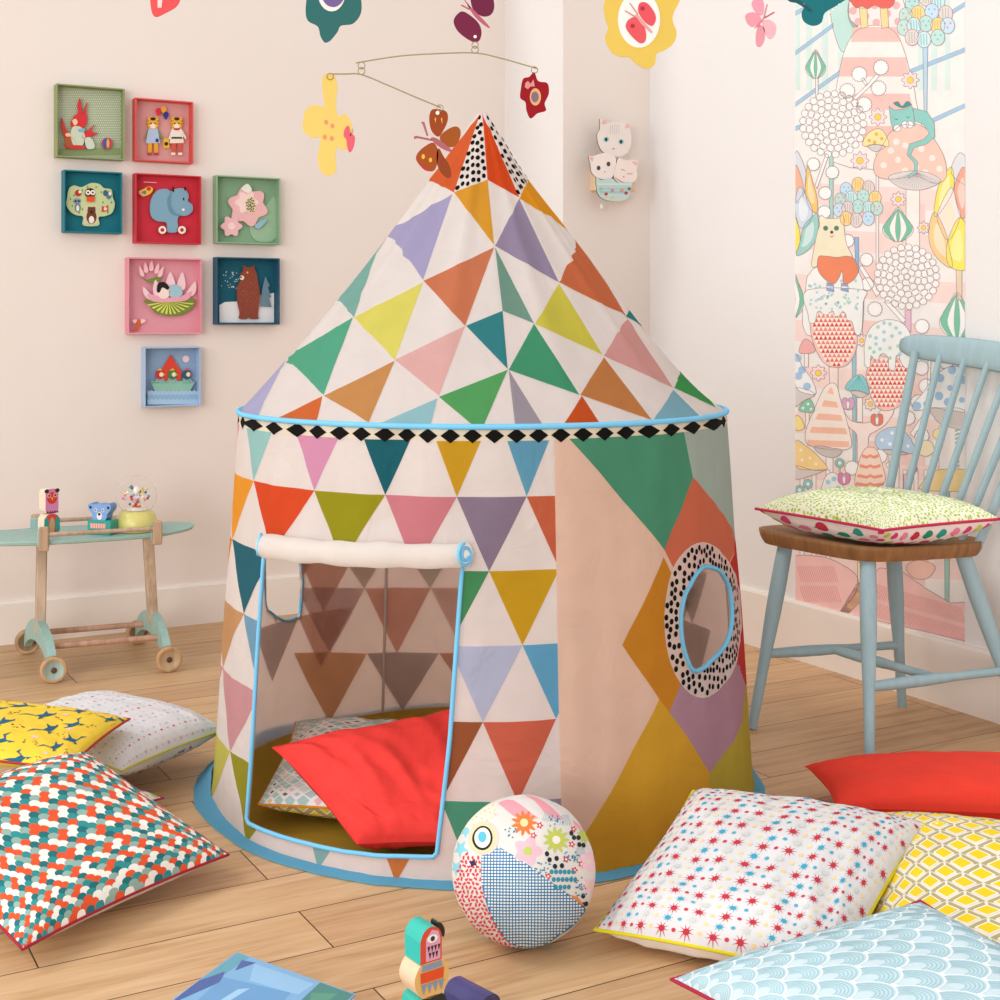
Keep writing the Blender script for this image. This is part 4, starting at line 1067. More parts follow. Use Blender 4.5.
hd = [(-.019, .1195), (.016, .1195), (.016, .150)]+[(-.001+.017*cos(t), .150+.018*sin(t)) for t in [pi*k/12 for k in range(1, 12)]]+[(-.019, .150)]
mb.prism(hd, fr_[1], fr_[2], fr_[0]-D, D, 'cf4a35', '2fb5a5')
F3([(-.010, .122), (.013, .122), (.013, .150), (.010, .160), (0, .164), (-.010, .152)], 'dd9db6', .0003, mb)
F3(circle(.000, .152, .0085, .0055, 14), 'f3ece4', .001, mb); F3(circle(.000, .152, .0035, n=10), '20383f', .0016, mb)
for r in range(2):
    for k in range(4-r): F3([(-.008+k*.0055+r*.002, .142-r*.009), (-.004+k*.0055+r*.002, .142-r*.009), (-.006+k*.0055+r*.002, .134-r*.009)], '1d1b22', .001, mb)
hb = mb.build('head_block', 'gloss', parrot); mb = MB()
mb.prism(smooth([(.0162, .143), (.0162, .164), (.024, .162), (.029, .152), (.027, .142), (.023, .147)], 3), fr_[1], fr_[2], fr_[0]-D*.7, D*.4, '22261f'); mb.build('beak', 'gloss', hb)
o = atZ(478, 1003, .03); nb_ = thing('toy_block', (o.x, o.y-.0, 0), 'navy blue rounded wooden toy block lying beside the parrot toy', 'toy block')
fr_ = facing((o.x, o.y, 0), .75); mb = MB(); mb.prism(smooth([(-.022, .001), (.022, .001), (.022, .03), (.014, .046), (0, .05), (-.014, .046), (-.022, .03)], 3), fr_[1], fr_[2], fr_[0]-fr_[3]*.05, fr_[3]*.075, '3a3560', '45407a'); mb.build('block_body', 'gloss', nb_)
# blue picture box
q = [atZ(237, 951.6, .03), atZ(356, 994, .03), atZ(171, 1000, .03)]; e1 = q[1]-q[0]; e2 = (q[2]-q[0])*1.75
box = thing('picture_book', ((q[0]+e1/2+e2/2).x, (q[0]+e1/2+e2/2).y, 0), 'flat blue painted book lying on the floor between the fish-scale cushion and parrot toy', 'book')
mb = MB(); cc = q[0]+e1/2+e2/2; cc.z = .0155; mb.box(cc, e1/2*.985, e2/2*.985, (0, 0, .0125), 'eee8de', .001); mb.build('pages', 'paper', box)
for z, nm in ((.0285, 'cover'), (.0022, 'cover')):
    mb = MB(); cc.z = z; mb.box(cc, e1/2, e2/2, (0, 0, .0015), '7fb0d8', .0006)
    if z > .02:
        g = lambda pts, c, o_: mb.prism(pts, e1, e2, V((q[0].x, q[0].y, .0299)), V((0, 0, o_)), c)
        g([(.72, .01), (.99, .01), (.99, .5), (.74, .35)], '4a8a84', .0003); g([(.01, .01), (.12, .01), (.10, .3), (.01, .5)], '5fa3b8', .0003); g([(.12, .25), (.62, .18), (.7, .62), (.2, .9)], '6a9fce', .0003)
        g([(.01, .35), (.09, .2), (.14, .3), (.02, .62)], '4a64a0', .0005); g([(.2, .05), (.7, .04), (.68, .17), (.3, .2)], '93c0e4', .0003); g([(.3, .3), (.36, .26), (.32, .52), (.27, .5)], '9fcbe8', .0005); g([(.1, .06), (.2, .04), (.14, .16)], '4a64a0', .0006)
        g([(.74, .12), (.9, .05), (.86, .3)], '5a9a86', .0005); g([(.2, .8), (.6, .66), (.7, .98), (.3, .98)], '5b8fc6', .0004)
    mb.build(nm, 'gloss' if z > .02 else 'paint', box)

# ------------------------------------------------------------------ shadow-box pictures on the left wall
def plateL(mb, pts, off, th, c, cs=None, on_=onL, nrm=None):
    """a cut-out plate standing OFF metres from the wall, outline met through the frame's picture"""
    nrm = -W if nrm is None else nrm
    P3 = [on_(x, y, off) for x, y in pts]; o = P3[0]; ex = V((nrm.y*-1, nrm.x, 0)); ez = V((0, 0, 1))
    p2 = [((p-o).dot(ex), (p-o).dot(ez)) for p in P3]
    mb.prism(p2, ex, ez, o-nrm*th, nrm*th, c, cs or c)
z4 = lambda pts: [(40+.17*x, 80+.17*y) for x, y in pts]
z5 = lambda pts: [(115+.25*x, 165+.25*y) for x, y in pts]
DF = .042
def shadow_box(x0, y0, x1, y1, cf, ci, cb, label):
    x0 += 3.5; a = onL(x0, (y0+y1)/2, DF); b = onL(x1, (y0+y1)/2, DF); wv = (b-a); wl = wv.dot(U); cu = (a+b)/2
    zt2 = onL(x0, y0, DF).z; zb2 = onL(x0, y1, DF).z; zt3 = onL(x1, y0, DF).z; zb3 = onL(x1, y1, DF).z; zt_2 = (zt2+zt3)/2; zb_2 = (zb2+zb3)/2
    cz = (zt_2+zb_2)/2; hh = (zt_2-zb_2)/2; c = V((cu.x, cu.y, cz))
    t = thing('shadow_box_picture', (c+W*DF-V((0, 0, hh))).to_tuple(), label, 'picture', 'small box pictures hung on the beige wall')
    mb = MB(); th = .0045
    for d, hw, hz in ((-1, 0, 1), (1, 0, 1)): mb.box(c+U*d*(wl/2-th/2)+W*DF/2, U*th/2, W*(DF/2-.0005), V((0, 0, hh)), cf, .001)
    for d in (-1, 1): mb.box(c+V((0, 0, d*(hh-th/2)))+W*DF/2, U*(wl/2-th), W*(DF/2-.001), V((0, 0, th/2)), ci if d < 0 else cf, .0008)
    mb.build('frame', 'painted', t)
    mb = MB(); mb.box(c+W*(DF-.003), U*(wl/2-th), W*.001, V((0, 0, hh-th)), cb); bk = mb.build('back_panel', 'paint', t)
    return t
t = shadow_box(53, 86, 125, 158.5, '8f9a68', '8f9a68', 'a9b394', 'olive green box picture of red rabbits and a ball, highest of the wall pictures')
mb = MB()
for i in range(30):
    for j in range(22): plateL(mb, z4(circle(110+12.3*i+(j % 2)*6, 70+14*j, 3.6, 4.2, 5)), .0055, .0002, 'd6dccb')
plateL(mb, z4([(92, 405), (470, 400), (470, 440), (92, 445)]), .0056, .0002, '8d9b6c'); mb.build('dotted_backdrop', 'paint', t)
RD = 'd0383c'
def rabbit(parts):
    mb = MB()
    for pts, c, o_, sm in parts: plateL(mb, z4(smooth(pts, 4) if sm else pts), .016+o_, .006 if o_ == 0 else .001, c)
    return mb
rabbit([([(235, 105), (222, 150), (225, 190), (200, 215), (182, 250), (190, 275), (235, 290), (268, 270), (278, 230), (272, 180), (278, 130), (262, 170), (250, 200), (243, 150)], RD, 0, 1), ([(195, 275), (245, 280), (262, 330), (250, 385), (205, 395), (180, 330)], 'c9cfb8', .002, 1), ([(190, 240), (210, 228), (222, 250), (205, 268)], 'e9c39a', .003, 1), ([(185, 385), (250, 385), (262, 405), (175, 402)], RD, .003, 1), ([(225, 290), (262, 285), (258, 305), (232, 305)], '7fb0c4', .0035, 1)]).build('rabbit_figure', 'paint', t)
rabbit([([(128, 222), (150, 280), (158, 300), (190, 315), (205, 350), (195, 395), (150, 400), (148, 345), (135, 310), (128, 270)], 'cf3f3a', 0, 1), ([(148, 345), (200, 340), (205, 385), (155, 392)], 'a85a34', .002, 1), ([(150, 315), (175, 312), (180, 330), (155, 332)], 'e9c39a', .003, 1)]).build('rabbit_figure', 'paint', t)
rabbit([([(320, 262), (290, 288), (255, 312), (243, 335), (262, 350), (300, 330), (342, 312), (300, 302)], RD, 0, 1), ([(265, 345), (300, 340), (322, 385), (310, 405), (275, 400)], 'cbd3bf', .001, 1), ([(245, 325), (262, 320), (266, 340), (250, 345)], 'e9b39a', .002, 1)]).build('rabbit_figure', 'paint', t)
mb = MB(); plateL(mb, z4(circle(395, 373, 32, 34, 24)), .016, .006, 'c9485c'); plateL(mb, z4(circle(385, 373, 14, 30, 16)), .0175, .001, '3f5f9a'); plateL(mb, z4(circle(400, 373, 9, 28, 14)), .0185, .001, 'e2a25a'); mb.build('ball_figure', 'paint', t)

t = shadow_box(132, 99.6, 193.5, 162, 'd9564f', 'd9564f', 'd59a98', 'coral box picture of two tiger cubs in clothes with balloons, in the top row')
def tiger(cx, dress, trousers):
    mb = MB(); A = lambda pts, c, o_, th=.001, sm=True: plateL(mb, z4(smooth([(cx+x, y) for x, y in pts], 3) if sm else [(cx+x, y) for x, y in pts]), .016+o_, th, c)
    A([(-32, 225), (-20, 215), (0, 222), (20, 215), (32, 225), (34, 262), (18, 285), (-18, 285), (-34, 262)], 'e2a63a', 0, .006)
    A([(-26, 285), (26, 285), (42, 370), (-42, 372)], dress, -.001, .005, False)
    A([(-30, 290), (-48, 345), (-40, 352), (-22, 310)], '6d8a4c' if trousers == 0 else 'ead9c4', -.0015, .004, False); A([(30, 290), (58, 340), (52, 350), (22, 312)], '6d8a4c' if trousers == 0 else 'ead9c4', -.0015, .004, False)
    for s_ in (-1, 1): A([(s_*4, 370), (s_*30, 370), (s_*28, 430), (s_*10, 432)], 'e0a030' if trousers == 0 else 'cf5a48', -.002, .004, False); A([(s_*8, 428), (s_*30, 426), (s_*34, 440), (s_*10, 442)], 'b23a3c' if trousers == 0 else 'f1e2d2', -.001, .004, False)
    A([(-16, 258), (16, 258), (12, 282), (-12, 282)], 'f1dcc2', .001); A([(-14, 222), (14, 222), (10, 236), (-10, 236)], '3a2a1c', .001)
    for s_ in (-1, 1): A([(s_*12-4, 252), (s_*12+4, 252), (s_*12+4, 260), (s_*12-4, 260)], '2b1d18', .0015, .001, False); A([(s_*22, 240), (s_*33, 238), (s_*32, 244)], '2b1d18', .0015, .001, False); A([(s_*22, 256), (s_*33, 256), (s_*31, 262)], '2b1d18', .0015, .001, False)
    if trousers: A([(-30, 335), (30, 335), (32, 345), (-32, 345)], '3a3a44', .0006, .001, False); A([(-18, 284), (18, 284), (12, 294), (-12, 294)], 'b8323a', .001)
    else: A([(18, 345), (32, 348), (30, 365), (16, 362)], '2f3a7a', .001)
    mb.build('tiger_figure', 'paint', t)
tiger(665, 'aebcd8', 0); tiger(805, 'e9e0cf', 1)
mb = MB()
for x, y, c in ((698, 187, 'cf3540'), (728, 175, 'e9a23c'), (741, 208, '383a86')): plateL(mb, z4(smooth([(x-17, y-8), (x, y-24), (x+17, y-8), (x+8, y+16), (x, y+24), (x-8, y+16)], 3)), .014+.001*(c == '383a86'), .002, c)
mb.build('balloons_figure', 'paint', t)
mb = MB(); plateL(mb, z4([(728, 345), (758, 345), (762, 400), (726, 400)]), .014, .003, 'e9b02c'); plateL(mb, z4(circle(743, 375, 11, n=12)), .0155, .001, '2b2b35'); mb.build('lantern_figure', 'paint', t)

t = shadow_box(60.5, 171, 122.5, 233, '1d7383', '1d7383', '1f7280', 'teal box picture of a round tree full of forest animals, leftmost of the wall pictures')
mb = MB(); Z = lambda pts, c, o_=0, th=.001, sm=True, zz=z4: plateL(mb, zz(smooth(pts, 4) if sm else pts), .016+o_, th, c)
Z([(170, 640), (200, 620), (245, 630), (300, 606), (350, 612), (375, 635), (420, 645), (428, 690), (440, 730), (425, 780), (385, 800), (345, 808), (345, 855), (255, 855), (255, 805), (215, 795), (180, 775), (155, 735), (160, 690)], 'c3cf9a', 0, .006)
Z([(262, 740), (340, 740), (342, 848), (258, 848)], 'd7c9a8', .001, .001, False)
for x, y in ((250, 650), (280, 630), (330, 630), (360, 660), (200, 680), (250, 760), (190, 740), (420, 720), (370, 720), (400, 780), (230, 780), (180, 700)): Z([(x, y-9), (x+5, y), (x, y+9), (x-5, y)], '7f9c50', .001, .0005, False)
mb.build('tree_figure', 'paint', t)
for nm, prs in (('owl_figure', [(circle(295, 665, 32, 30), '4a3326'), (circle(283, 662, 15), 'f3ece0'), (circle(311, 662, 15), 'f3ece0'), (circle(283, 662, 6), '241c1a'), (circle(311, 662, 6), '241c1a'), ([(275, 685), (325, 685), (318, 718), (275, 715)], 'e0552f')]),
                ('raccoon_figure', [(circle(218, 712, 24, 18), '8e9aa8'), (circle(222, 750, 18, 28), '7b8794'), (circle(222, 755, 9, 18), 'e9e3d8'), (circle(210, 712, 6), '25232a'), (circle(228, 712, 6), '25232a')]),
                ('bear_figure', [(circle(303, 805, 30, 42), '6d4030'), (circle(303, 768, 24, 22), '6d4030'), (circle(303, 822, 16, 22), 'efe3d0'), (circle(303, 776, 8, 6), '2a1a16'), (circle(288, 752, 7), '6d4030'), (circle(318, 752, 7), '6d4030')]),
                ('squirrel_figure', [(circle(405, 678, 16, 24), '5d7f92'), (circle(385, 665, 14, 18), '46667a'), (circle(412, 668, 9, 12), 'e9e3d8')]),
                ('fox_figure', [([(365, 740), (380, 748), (400, 735), (402, 772), (362, 775)], 'cf4a3a'), (circle(385, 758, 10), 'f0d9c2')]),
                ('robin_figure', [(circle(225, 665, 20, 20), 'b8382e'), (circle(235, 658, 9), 'efe0cf')])):
    mb = MB()
    for i, (p, c) in enumerate(prs): Z(p, c, .002+.0006*i, .0005 if i else .0012, False)
    mb.build(nm, 'paint', t)

t = shadow_box(132, 174.5, 201.5, 243.6, 'c8343f', 'c8343f', 'cc3646', 'red box picture of a blue hippo on wheels, between the teal and sage green boxes')
mb = MB(); Z([(660, 690), (690, 650), (740, 640), (775, 655), (800, 640), (850, 640), (875, 680), (870, 712), (897, 735), (895, 775), (860, 798), (820, 800), (808, 830), (812, 890), (750, 893), (745, 840), (690, 830), (655, 800), (648, 740)], '7fa5ba', 0, .007)
Z([(775, 655), (770, 720), (790, 775), (830, 795), (800, 800), (760, 770), (750, 700)], '6890a6', .001); Z(circle(843, 763, 8), 'f0ece6', .002); Z(circle(845, 700, 4, 9, 8), '2a2f38', .002)
Z([(778, 628), (788, 628), (790, 658), (780, 658)], '221f24', .001, .001, False); Z([(848, 628), (858, 628), (858, 650), (850, 650)], '221f24', .001, .001, False); hp = mb.build('hippo_figure', 'paint', t)
for x in (720, 835):
    mb = MB(); Z(circle(x, 882, 27, 27, 22), 'b3303a', .003, .004, False); Z(circle(x, 882, 23, 23, 22), 'efe4d4', .0035, .0006, False); Z(circle(x, 882, 11, 11, 14), 'b3303a', .0042, .0006, False); mb.build('wheel', 'paint', t)
mb = MB(); Z([(580, 655), (610, 640), (640, 625), (665, 640), (650, 668), (610, 685), (590, 675)], 'e6b93a'); Z(circle(640, 640, 12), 'cf3540', .001); Z([(600, 660), (622, 650), (620, 672)], '5a7fb5', .001); Z([(610, 598), (685, 602), (685, 605), (610, 602)], 'e6c9cc', 0, .0008, False); Z(circle(590, 665, 9), 'e9a0b0', .001); mb.build('bird_figure', 'paint', t)

ZZ = lambda pts, c, o_=0, th=.001, sm=True: Z(pts, c, o_, th, sm, z5)
t = shadow_box(213, 176.6, 280.5, 244, '8fae8c', '8fae8c', '86a988', 'sage green box picture of two pale pink flowers, in the right-hand column')
mb = MB(); ZZ([(540, 230), (600, 170), (640, 130), (645, 290), (560, 300)], '9dbc9c', -.009, .001)
mb.build('pale_backdrop_shape', 'paint', t)
mb = MB(); ZZ(flower(532, 165, 82, 6, .12, 60, .3), 'e8b5b4', 0, .006, False); ZZ(flower(527, 150, 48, 6, .15, 40), 'f2d2cc', .001, .001, False); ZZ(circle(543, 160, 22, 34, 16), 'e4d3a8', .002, .001, False)
for k in range(26):
    a = k*2.4; r = 3.6*sqrt(k)*1.0; ZZ(circle(543+r*cos(a), 160+r*1.6*sin(a), 2.6, 3.6, 6), '3a3430', .003, .0005, False)
ZZ([(505, 95), (530, 75), (548, 100), (530, 112)], 'e9e4da', .003); mb.build('flower_figure', 'paint', t)
mb = MB(); ZZ(flower(466, 245, 44, 6, .14, 48), 'e9b7ba', .004, .006, False); ZZ(circle(466, 245, 14), 'f1d2c8', .005); mb.build('flower_figure', 'paint', t)
mb = MB(); ZZ([(560, 240), (600, 215), (606, 225), (575, 255)], '8fb7c4', 0, .004); mb.build('leaf_figure', 'paint', t)

t = shadow_box(124.5, 258, 202, 334, 'e295a4', 'e9a0ae', 'dc9aa6', 'pink box picture of a child asleep on a water lily, biggest of the wall pictures')
mb = MB(); ZZ([(118, 545), (160, 530), (240, 538), (315, 535), (312, 570), (270, 598), (215, 603), (165, 592), (140, 560)], '76893c', 0, .006)
for k in range(11): ZZ([(215, 545), (128+k*18, 552+44*sin(pi*(k+.5)/11)), (137+k*18, 552+46*sin(pi*(k+.9)/11))], 'd6db6a', .001, .0006, False)
lp = mb.build('lily_pad_figure', 'paint', t)
mb = MB()
for x, y, w_, h_, l in ((222, 470, 18, 42, 0), (262, 470, 16, 42, .2), (180, 500, 18, 40, -.5), (295, 500, 16, 34, .7), (150, 518, 14, 30, -1.0), (240, 510, 16, 30, .1)):
    ZZ([(x-w_*.9, y+h_*.7), (x-w_+l*20, y), (x+l*36, y-h_), (x+w_+l*20, y), (x+w_*.9, y+h_*.7)], 'f0ccd2', -.003 if y < 480 else .0015, .001)
ZZ([(130, 515), (180, 525), (250, 530), (305, 505), (290, 540), (220, 548), (150, 545)], 'e6a4b4', .002); mb.build('lily_flower_figure', 'paint', t)
mb = MB(); ZZ(circle(195, 508, 26, 28, 18), 'f1dcd2', .003, .002, False); ZZ([(168, 505), (172, 475), (195, 468), (215, 485), (212, 500), (190, 490), (178, 510)], '2a211f', .0035); ZZ([(215, 510), (225, 482), (250, 480), (270, 505), (262, 525), (225, 528)], '9cc3d0', .003, .002); mb.build('sleeping_child_figure', 'paint', t)
mb = MB(); ZZ([(103, 442), (125, 460), (188, 440), (175, 465), (140, 472)], '76893c', 0, .004)
for x, y, l in ((110, 430, -.6), (125, 415, -.2), (145, 408, .1), (165, 418, .5), (178, 432, .8)): ZZ([(x-7, y+14), (x-8+l*8, y-6), (x+l*20, y-26), (x+8+l*8, y-4), (x+7, y+14)], 'f0c0ca', .001)
mb.build('small_lily_figure', 'paint', t)
mb = MB(); ZZ([(75, 660), (88, 640), (80, 622), (95, 618), (112, 622), (100, 640), (86, 664)], 'd0663e', 0, .003); ZZ([(68, 622), (88, 618), (80, 634)], 'f1cfc6', .001); ZZ([(104, 616), (124, 622), (106, 634)], 'f1cfc6', .001); mb.build('dragonfly_figure', 'paint', t)

t = shadow_box(213, 257.6, 280, 324.6, '2b566f', '2b566f', '1d5a6c', 'navy box picture of a brown bear standing in snow, below the sage green box')
mb = MB(); ZZ([(418, 560), (440, 548), (520, 545), (580, 520), (636, 512), (636, 630), (418, 630)], 'e6e4e6', -.010, .001, False)
rnd = random.Random(3)
for k in range(34): ZZ(circle(425+rnd.random()*70, 425+rnd.random()*70, 2, 2, 5), 'dfe8ea', -.010, .0006, False)
mb.build('snow_backdrop', 'paint', t)
mb = MB(); ZZ([(514, 402), (526, 408), (545, 408), (556, 402), (560, 418), (568, 440), (572, 470), (580, 520), (572, 600), (575, 615), (545, 616), (538, 606), (525, 616), (498, 614), (500, 590), (490, 540), (490, 490), (503, 460), (500, 440), (512, 425)], '8a4536', 0, .006); ZZ(circle(508, 451, 9, 9), 'ead6c6', .001); ZZ(circle(504, 449, 3.5), '26191a', .002); ZZ(circle(530, 430, 4, 4, 8), 'e0a860', .001)
for k in range(60):
    x, y = 500+rnd.random()*70, 465+rnd.random()*125; ZZ([(x, y), (x+3, y), (x+1, y+8)], 'a8604c', .001, .0004, False)
mb.build('bear_figure', 'paint', t)
mb = MB(); ZZ([(602, 445), (620, 485), (612, 487), (624, 530), (616, 530), (626, 568), (582, 565), (586, 520), (592, 485)], '6a8494', -.004, .003, False); mb.build('tree_figure', 'paint', t)

t = shadow_box(141, 347, 201, 406.7, 'a9bfdc', 'a9bfdc', '8ea8c6', 'pale blue box picture of a boat with a red sail, lowest on the wall')
mb = MB(); ZZ(circle(284, 776, 14, 14, 20), 'e9cfd6', -.009, .001, False)
mb.build('moon_figure', 'paint', t)
mb = MB(); ZZ([(222, 758), (268, 830), (262, 862), (185, 862), (180, 830)], 'd8483a', -.003, .003, False); mb.build('sail_figure', 'paint', t)
for x, c, c2 in ((180, 'c23a36', 'e0b04a'), (230, '4a7f4c', 'e0b04a'), (288, '2f5f72', 'cf4650')):
    mb = MB(); ZZ(circle(x, 838, 18, 20, 16), c, 0, .003, False); ZZ(circle(x, 868, 20, 20, 16), '8aa0a8', -.0005, .003, False); ZZ(circle(x+6, 838, 9, 9, 12), 'f0dfc6', .001, .001, False); ZZ([(x+12, 834), (x+24, 838), (x+12, 844)], c2, .0015, .001, False); ZZ([(x-14, 822), (x+2, 812), (x+10, 822)], c2, .001, .001, False); mb.build('passenger_figure', 'paint', t)
mb = MB(); ZZ([(143, 868), (320, 868), (300, 905), (160, 905)], '8ec0ac', .003, .003, False)
for k in range(12): ZZ(circle(152+k*14, 869, 7, 6, 10), '8ec0ac', .003, .003, False)
mb.build('boat_figure', 'paint', t)
mb = MB()
for j, c in enumerate(('a6c3dc', '8fb4d2', 'a9c6de')):
    y = 902+j*17
    ZZ([(130, y), *[(130+k*(204/24), y+(4 if k % 2 else -2)) for k in range(25)], (334, 958), (130, 958)], c, .005+.0015*j, .001, False)
mb.build('waves_figure', 'paint', t)

# ------------------------------------------------------------------ kitten night light on the pillar
vp = CP.dot(W)
def onP(px, py, off=0.0):
    d = V(((px-500)/F, 1, -(py-HY)/F)); return V((0, 0, 1))+d*((vp-off)/d.dot(W))
zc = lambda pts: [(580+.105*x, 110+.105*y) for x, y in pts]
o = onP(612, 200, .0); t = thing('kitten_night_light', o.to_tuple(), 'wooden wall plaque of three pale kittens in a striped cup, on the pillar', 'wall light')
mb = MB(); a, b = onP(591, 175, .01), onP(628, 195, .01); mb.box((a+b)/2+V((0, 0, .012))+W*(.0105-.028), U*((b-a).dot(U)/2), W*.0275, V((0, 0, .035)), 'e6c9a6', .002); mb.build('light_box', 'painted', t)
KK = lambda mb, pts, c, o_=0.0, th=.001, sm=True: plateL(mb, zc(smooth(pts, 4) if sm else pts), .072+o_, th, c, '8a7a6c' if th > .003 else None, onP)
mb = MB(); CRM = 'e9ddd6'
KK(mb, [(192, 85), (225, 100), (250, 125), (320, 115), (400, 122), (440, 120), (480, 125), (480, 200), (490, 280), (470, 380), (400, 440), (300, 440), (215, 395), (175, 320), (165, 235), (190, 180)], CRM, -.002, .006)
for x, y, c in ((230, 110, 'e8b9b0'), (452, 150, 'e8b9b0')): KK(mb, [(x-24, y+22), (x-4, y-24), (x+26, y+14)], c, -.001)
for x, y in ((250, 280), (392, 302)): KK(mb, circle(x, y, 25, 24, 16), '8fc4bc', -.001, .001, False); KK(mb, circle(x, y, 11, 17, 12), '1f3a3c', .0, .001, False)
KK(mb, circle(320, 368, 12, 8, 10), 'c98f84', -.001, .001, False)
for k in range(5): KK(mb, [(285+k*22, 140), (291+k*22, 140), (290+k*20, 230), (286+k*20, 230)], 'c6c4c6', -.0014, .0005, False)
mb.build('kitten', 'paint', t)
mb = MB(); KK(mb, [(85, 440), (120, 440), (180, 420), (260, 405), (330, 440), (345, 520), (330, 600), (280, 660), (180, 650), (115, 600), (100, 520)], 'eee2db', .003, .006)
for x, y in ((178, 552), (272, 514)): KK(mb, circle(x, y, 17, 22, 14), '4a4a52', .004, .001, False)
KK(mb, circle(236, 588, 8, 6, 8), 'd08f84', .004, .001, False); KK(mb, [(92, 452), (125, 450), (120, 490)], 'e8b9a0', .004); mb.build('kitten', 'paint', t)
mb = MB(); KK(mb, [(345, 520), (370, 455), (440, 480), (520, 475), (552, 495), (540, 580), (545, 640), (490, 700), (400, 700), (330, 660), (325, 590)], 'efdfd6', .004, .006)
for pts in ([(395, 560), (430, 575), (428, 580), (394, 567)], [(450, 605), (500, 603), (500, 610), (450, 612)], [(330, 640), (400, 680), (440, 692), (400, 690), (340, 655)]): KK(mb, pts, 'b08f86', .005, .001, False)
KK(mb, circle(418, 636, 7, 6, 8), 'd06f64', .005, .001, False); KK(mb, [(500, 490), (545, 500), (530, 530)], 'e8b9b0', .005); mb.build('kitten', 'paint', t)
mb = MB(); KK(mb, [(155, 640), (200, 665), (300, 650), (360, 690), (495, 690), (480, 780), (440, 850), (330, 868), (230, 850), (170, 790)], 'bfd6cf', .005, .006)
for y, c in ((700, 'd8e4e0'), (740, 'a9cdd0'), (775, '9fc3d0'), (810, 'd0d8d8')): KK(mb, [(172+(y-700)*.15, y), (490-(y-700)*.35, y), (488-(y-700)*.4, y+14), (176+(y-700)*.2, y+14)], c, .006, .0006, False)
for x, y, c in ((250, 800, 'b8403c'), (310, 830, 'd6cf7a'), (440, 790, 'a84a48'), (400, 765, 'e09a7a'), (310, 765, 'c98fa0'), (470, 750, '8a6f60'), (200, 750, '9cc7b0')): KK(mb, circle(x, y, 16, 16, 10), c, .0068, .0006, False)
mb.build('striped_cup', 'paint', t)
mb = MB(); p = onP(602, 205, .03); mb.tube([p+V((0, 0, .02)), p+V((0, 0, .004))], .001, 'd8d4d0'); mb.lathe(p-V((0, 0, .014)), (0, 0, 1), [(0, .0005), (.004, .006), (.010, .006), (.018, .001)], 'f2f0f0', 12); mb.build('pull_cord', 'gloss', t)

# ------------------------------------------------------------------ hanging mobile pieces
def ornament(name, Y, lays, label, cat, string=None, grp='painted flowers and butterflies hanging overhead', loops=()):
    """lays: [(part, [(pts in picture px, colour, order, smooth)])]; real plates 2-3 mm thick at depth Y"""
    xs = [p[0] for _, l in lays for pts, *_ in l for p in pts]; ys = [p[1] for _, l in lays for pts, *_ in l for p in pts]
    o = atY(sum(xs)/len(xs), max(ys), Y); t = thing(name, o.to_tuple(), label, cat, grp)
    for part, l in lays:
        mb = MB()
        for pts, c, k, sm in l:
            q = [atY(x, y, Y) for x, y in (smooth(pts, 4) if sm else pts)]; th = .0025 if k == 0 else .0006
            mb.prism([(p.x, p.z) for p in q], (1, 0, 0), (0, 0, 1), V((0, Y-.0007*k, 0)), V((0, -th, 0)) if k == 0 else V((0, -.0025, 0)), c)
        mb.build(part, 'paint', t)
    if string:
        mb = MB(); a = atY(*string, Y); mb.tube([a, V((a.x, a.y, 2.6))], .0006, 'dedad6', False, 5); mb.build('thread', 'thread', t)
    for x, y in loops:
        mb = MB(); c_0 = atY(x, y, Y-.003); mb.tube([c_0+V((.006*cos(q), 0, .006*sin(q))) for q in [2*pi*k/14 for k in range(14)]], .0009, 'a89a6a', True, 6); mb.build('ring', 'wire', t)
    return t
YM = 2.62
z2 = lambda pts: [(280+.28*x, .28*y) for x, y in pts]
z3 = lambda pts: [(500+.3*x, .3*y) for x, y in pts]
z7_ = lambda pts: [(490+.37*x, .37*y) for x, y in pts]
# wire arms
def arm(pts, loops, label):
    mid = sum((atY(*p, YM) for p in pts), V())/len(pts); t = thing('mobile_arm', mid.to_tuple(), label, 'mobile', 'wire arms of the hanging mobile')
    mb = MB(); mb.tube([atY(*p, YM) for p in smooth(pts, 5, False)], .0013, 'a59a6e', False, 6); mb.build('wire', 'wire', t)
    for x, y in loops:
        mb = MB(); c_0 = atY(x, y, YM); mb.tube([c_0+V((.0065*cos(q), 0, .0065*sin(q))) for q in [2*pi*k/14 for k in range(14)]], .0010, 'a59a6e', True, 6); mb.build('ring', 'wire', t)
arm([(356, 63), (361, 62), (400, 56), (440, 53.5), (475, 53), (500, 58), (537, 68.5)], [(361.5, 65.5), (475, 49.8)], 'upper brass wire arm of the mobile, above the peak of the tent')
arm([(331, 74), (345, 74), (361, 74.5), (385, 84), (420, 99), (441, 107.5)], [(361.5, 71)], 'lower brass wire arm of the mobile, holding the yellow cross-shaped flower')
ornament('butterfly_ornament', YM, [('upper_wing', [(z2([(680, 0), (690, 35), (720, 58), (750, 55), (765, 30), (760, -10), (740, -40), (700, -45), (675, -20)]), '6a2440', 0, 1)]),
    ('lower_wing', [(z2([(655, 42), (685, 60), (710, 85), (720, 115), (712, 145), (690, 150), (655, 130), (630, 105), (620, 75), (635, 50)]), '702440', 0, 1), (z2(circle(697, 132, 6)), 'f1e2d8', 1, 0)]),
    ('body', [(z2([(670, 22), (680, 25), (745, 92), (740, 98), (700, 65)]), 'b35a70', 2, 1), (z2([(645, 20), (650, 18), (678, 32), (676, 37)]), 'b35a70', 2, 0), (z2([(658, 2), (662, 2), (682, 28), (678, 30)]), 'b35a70', 2, 0)])],
    'maroon butterfly above the wire arm, directly over the tent peak', 'ornament', (478, 0), loops=((475, 45),))
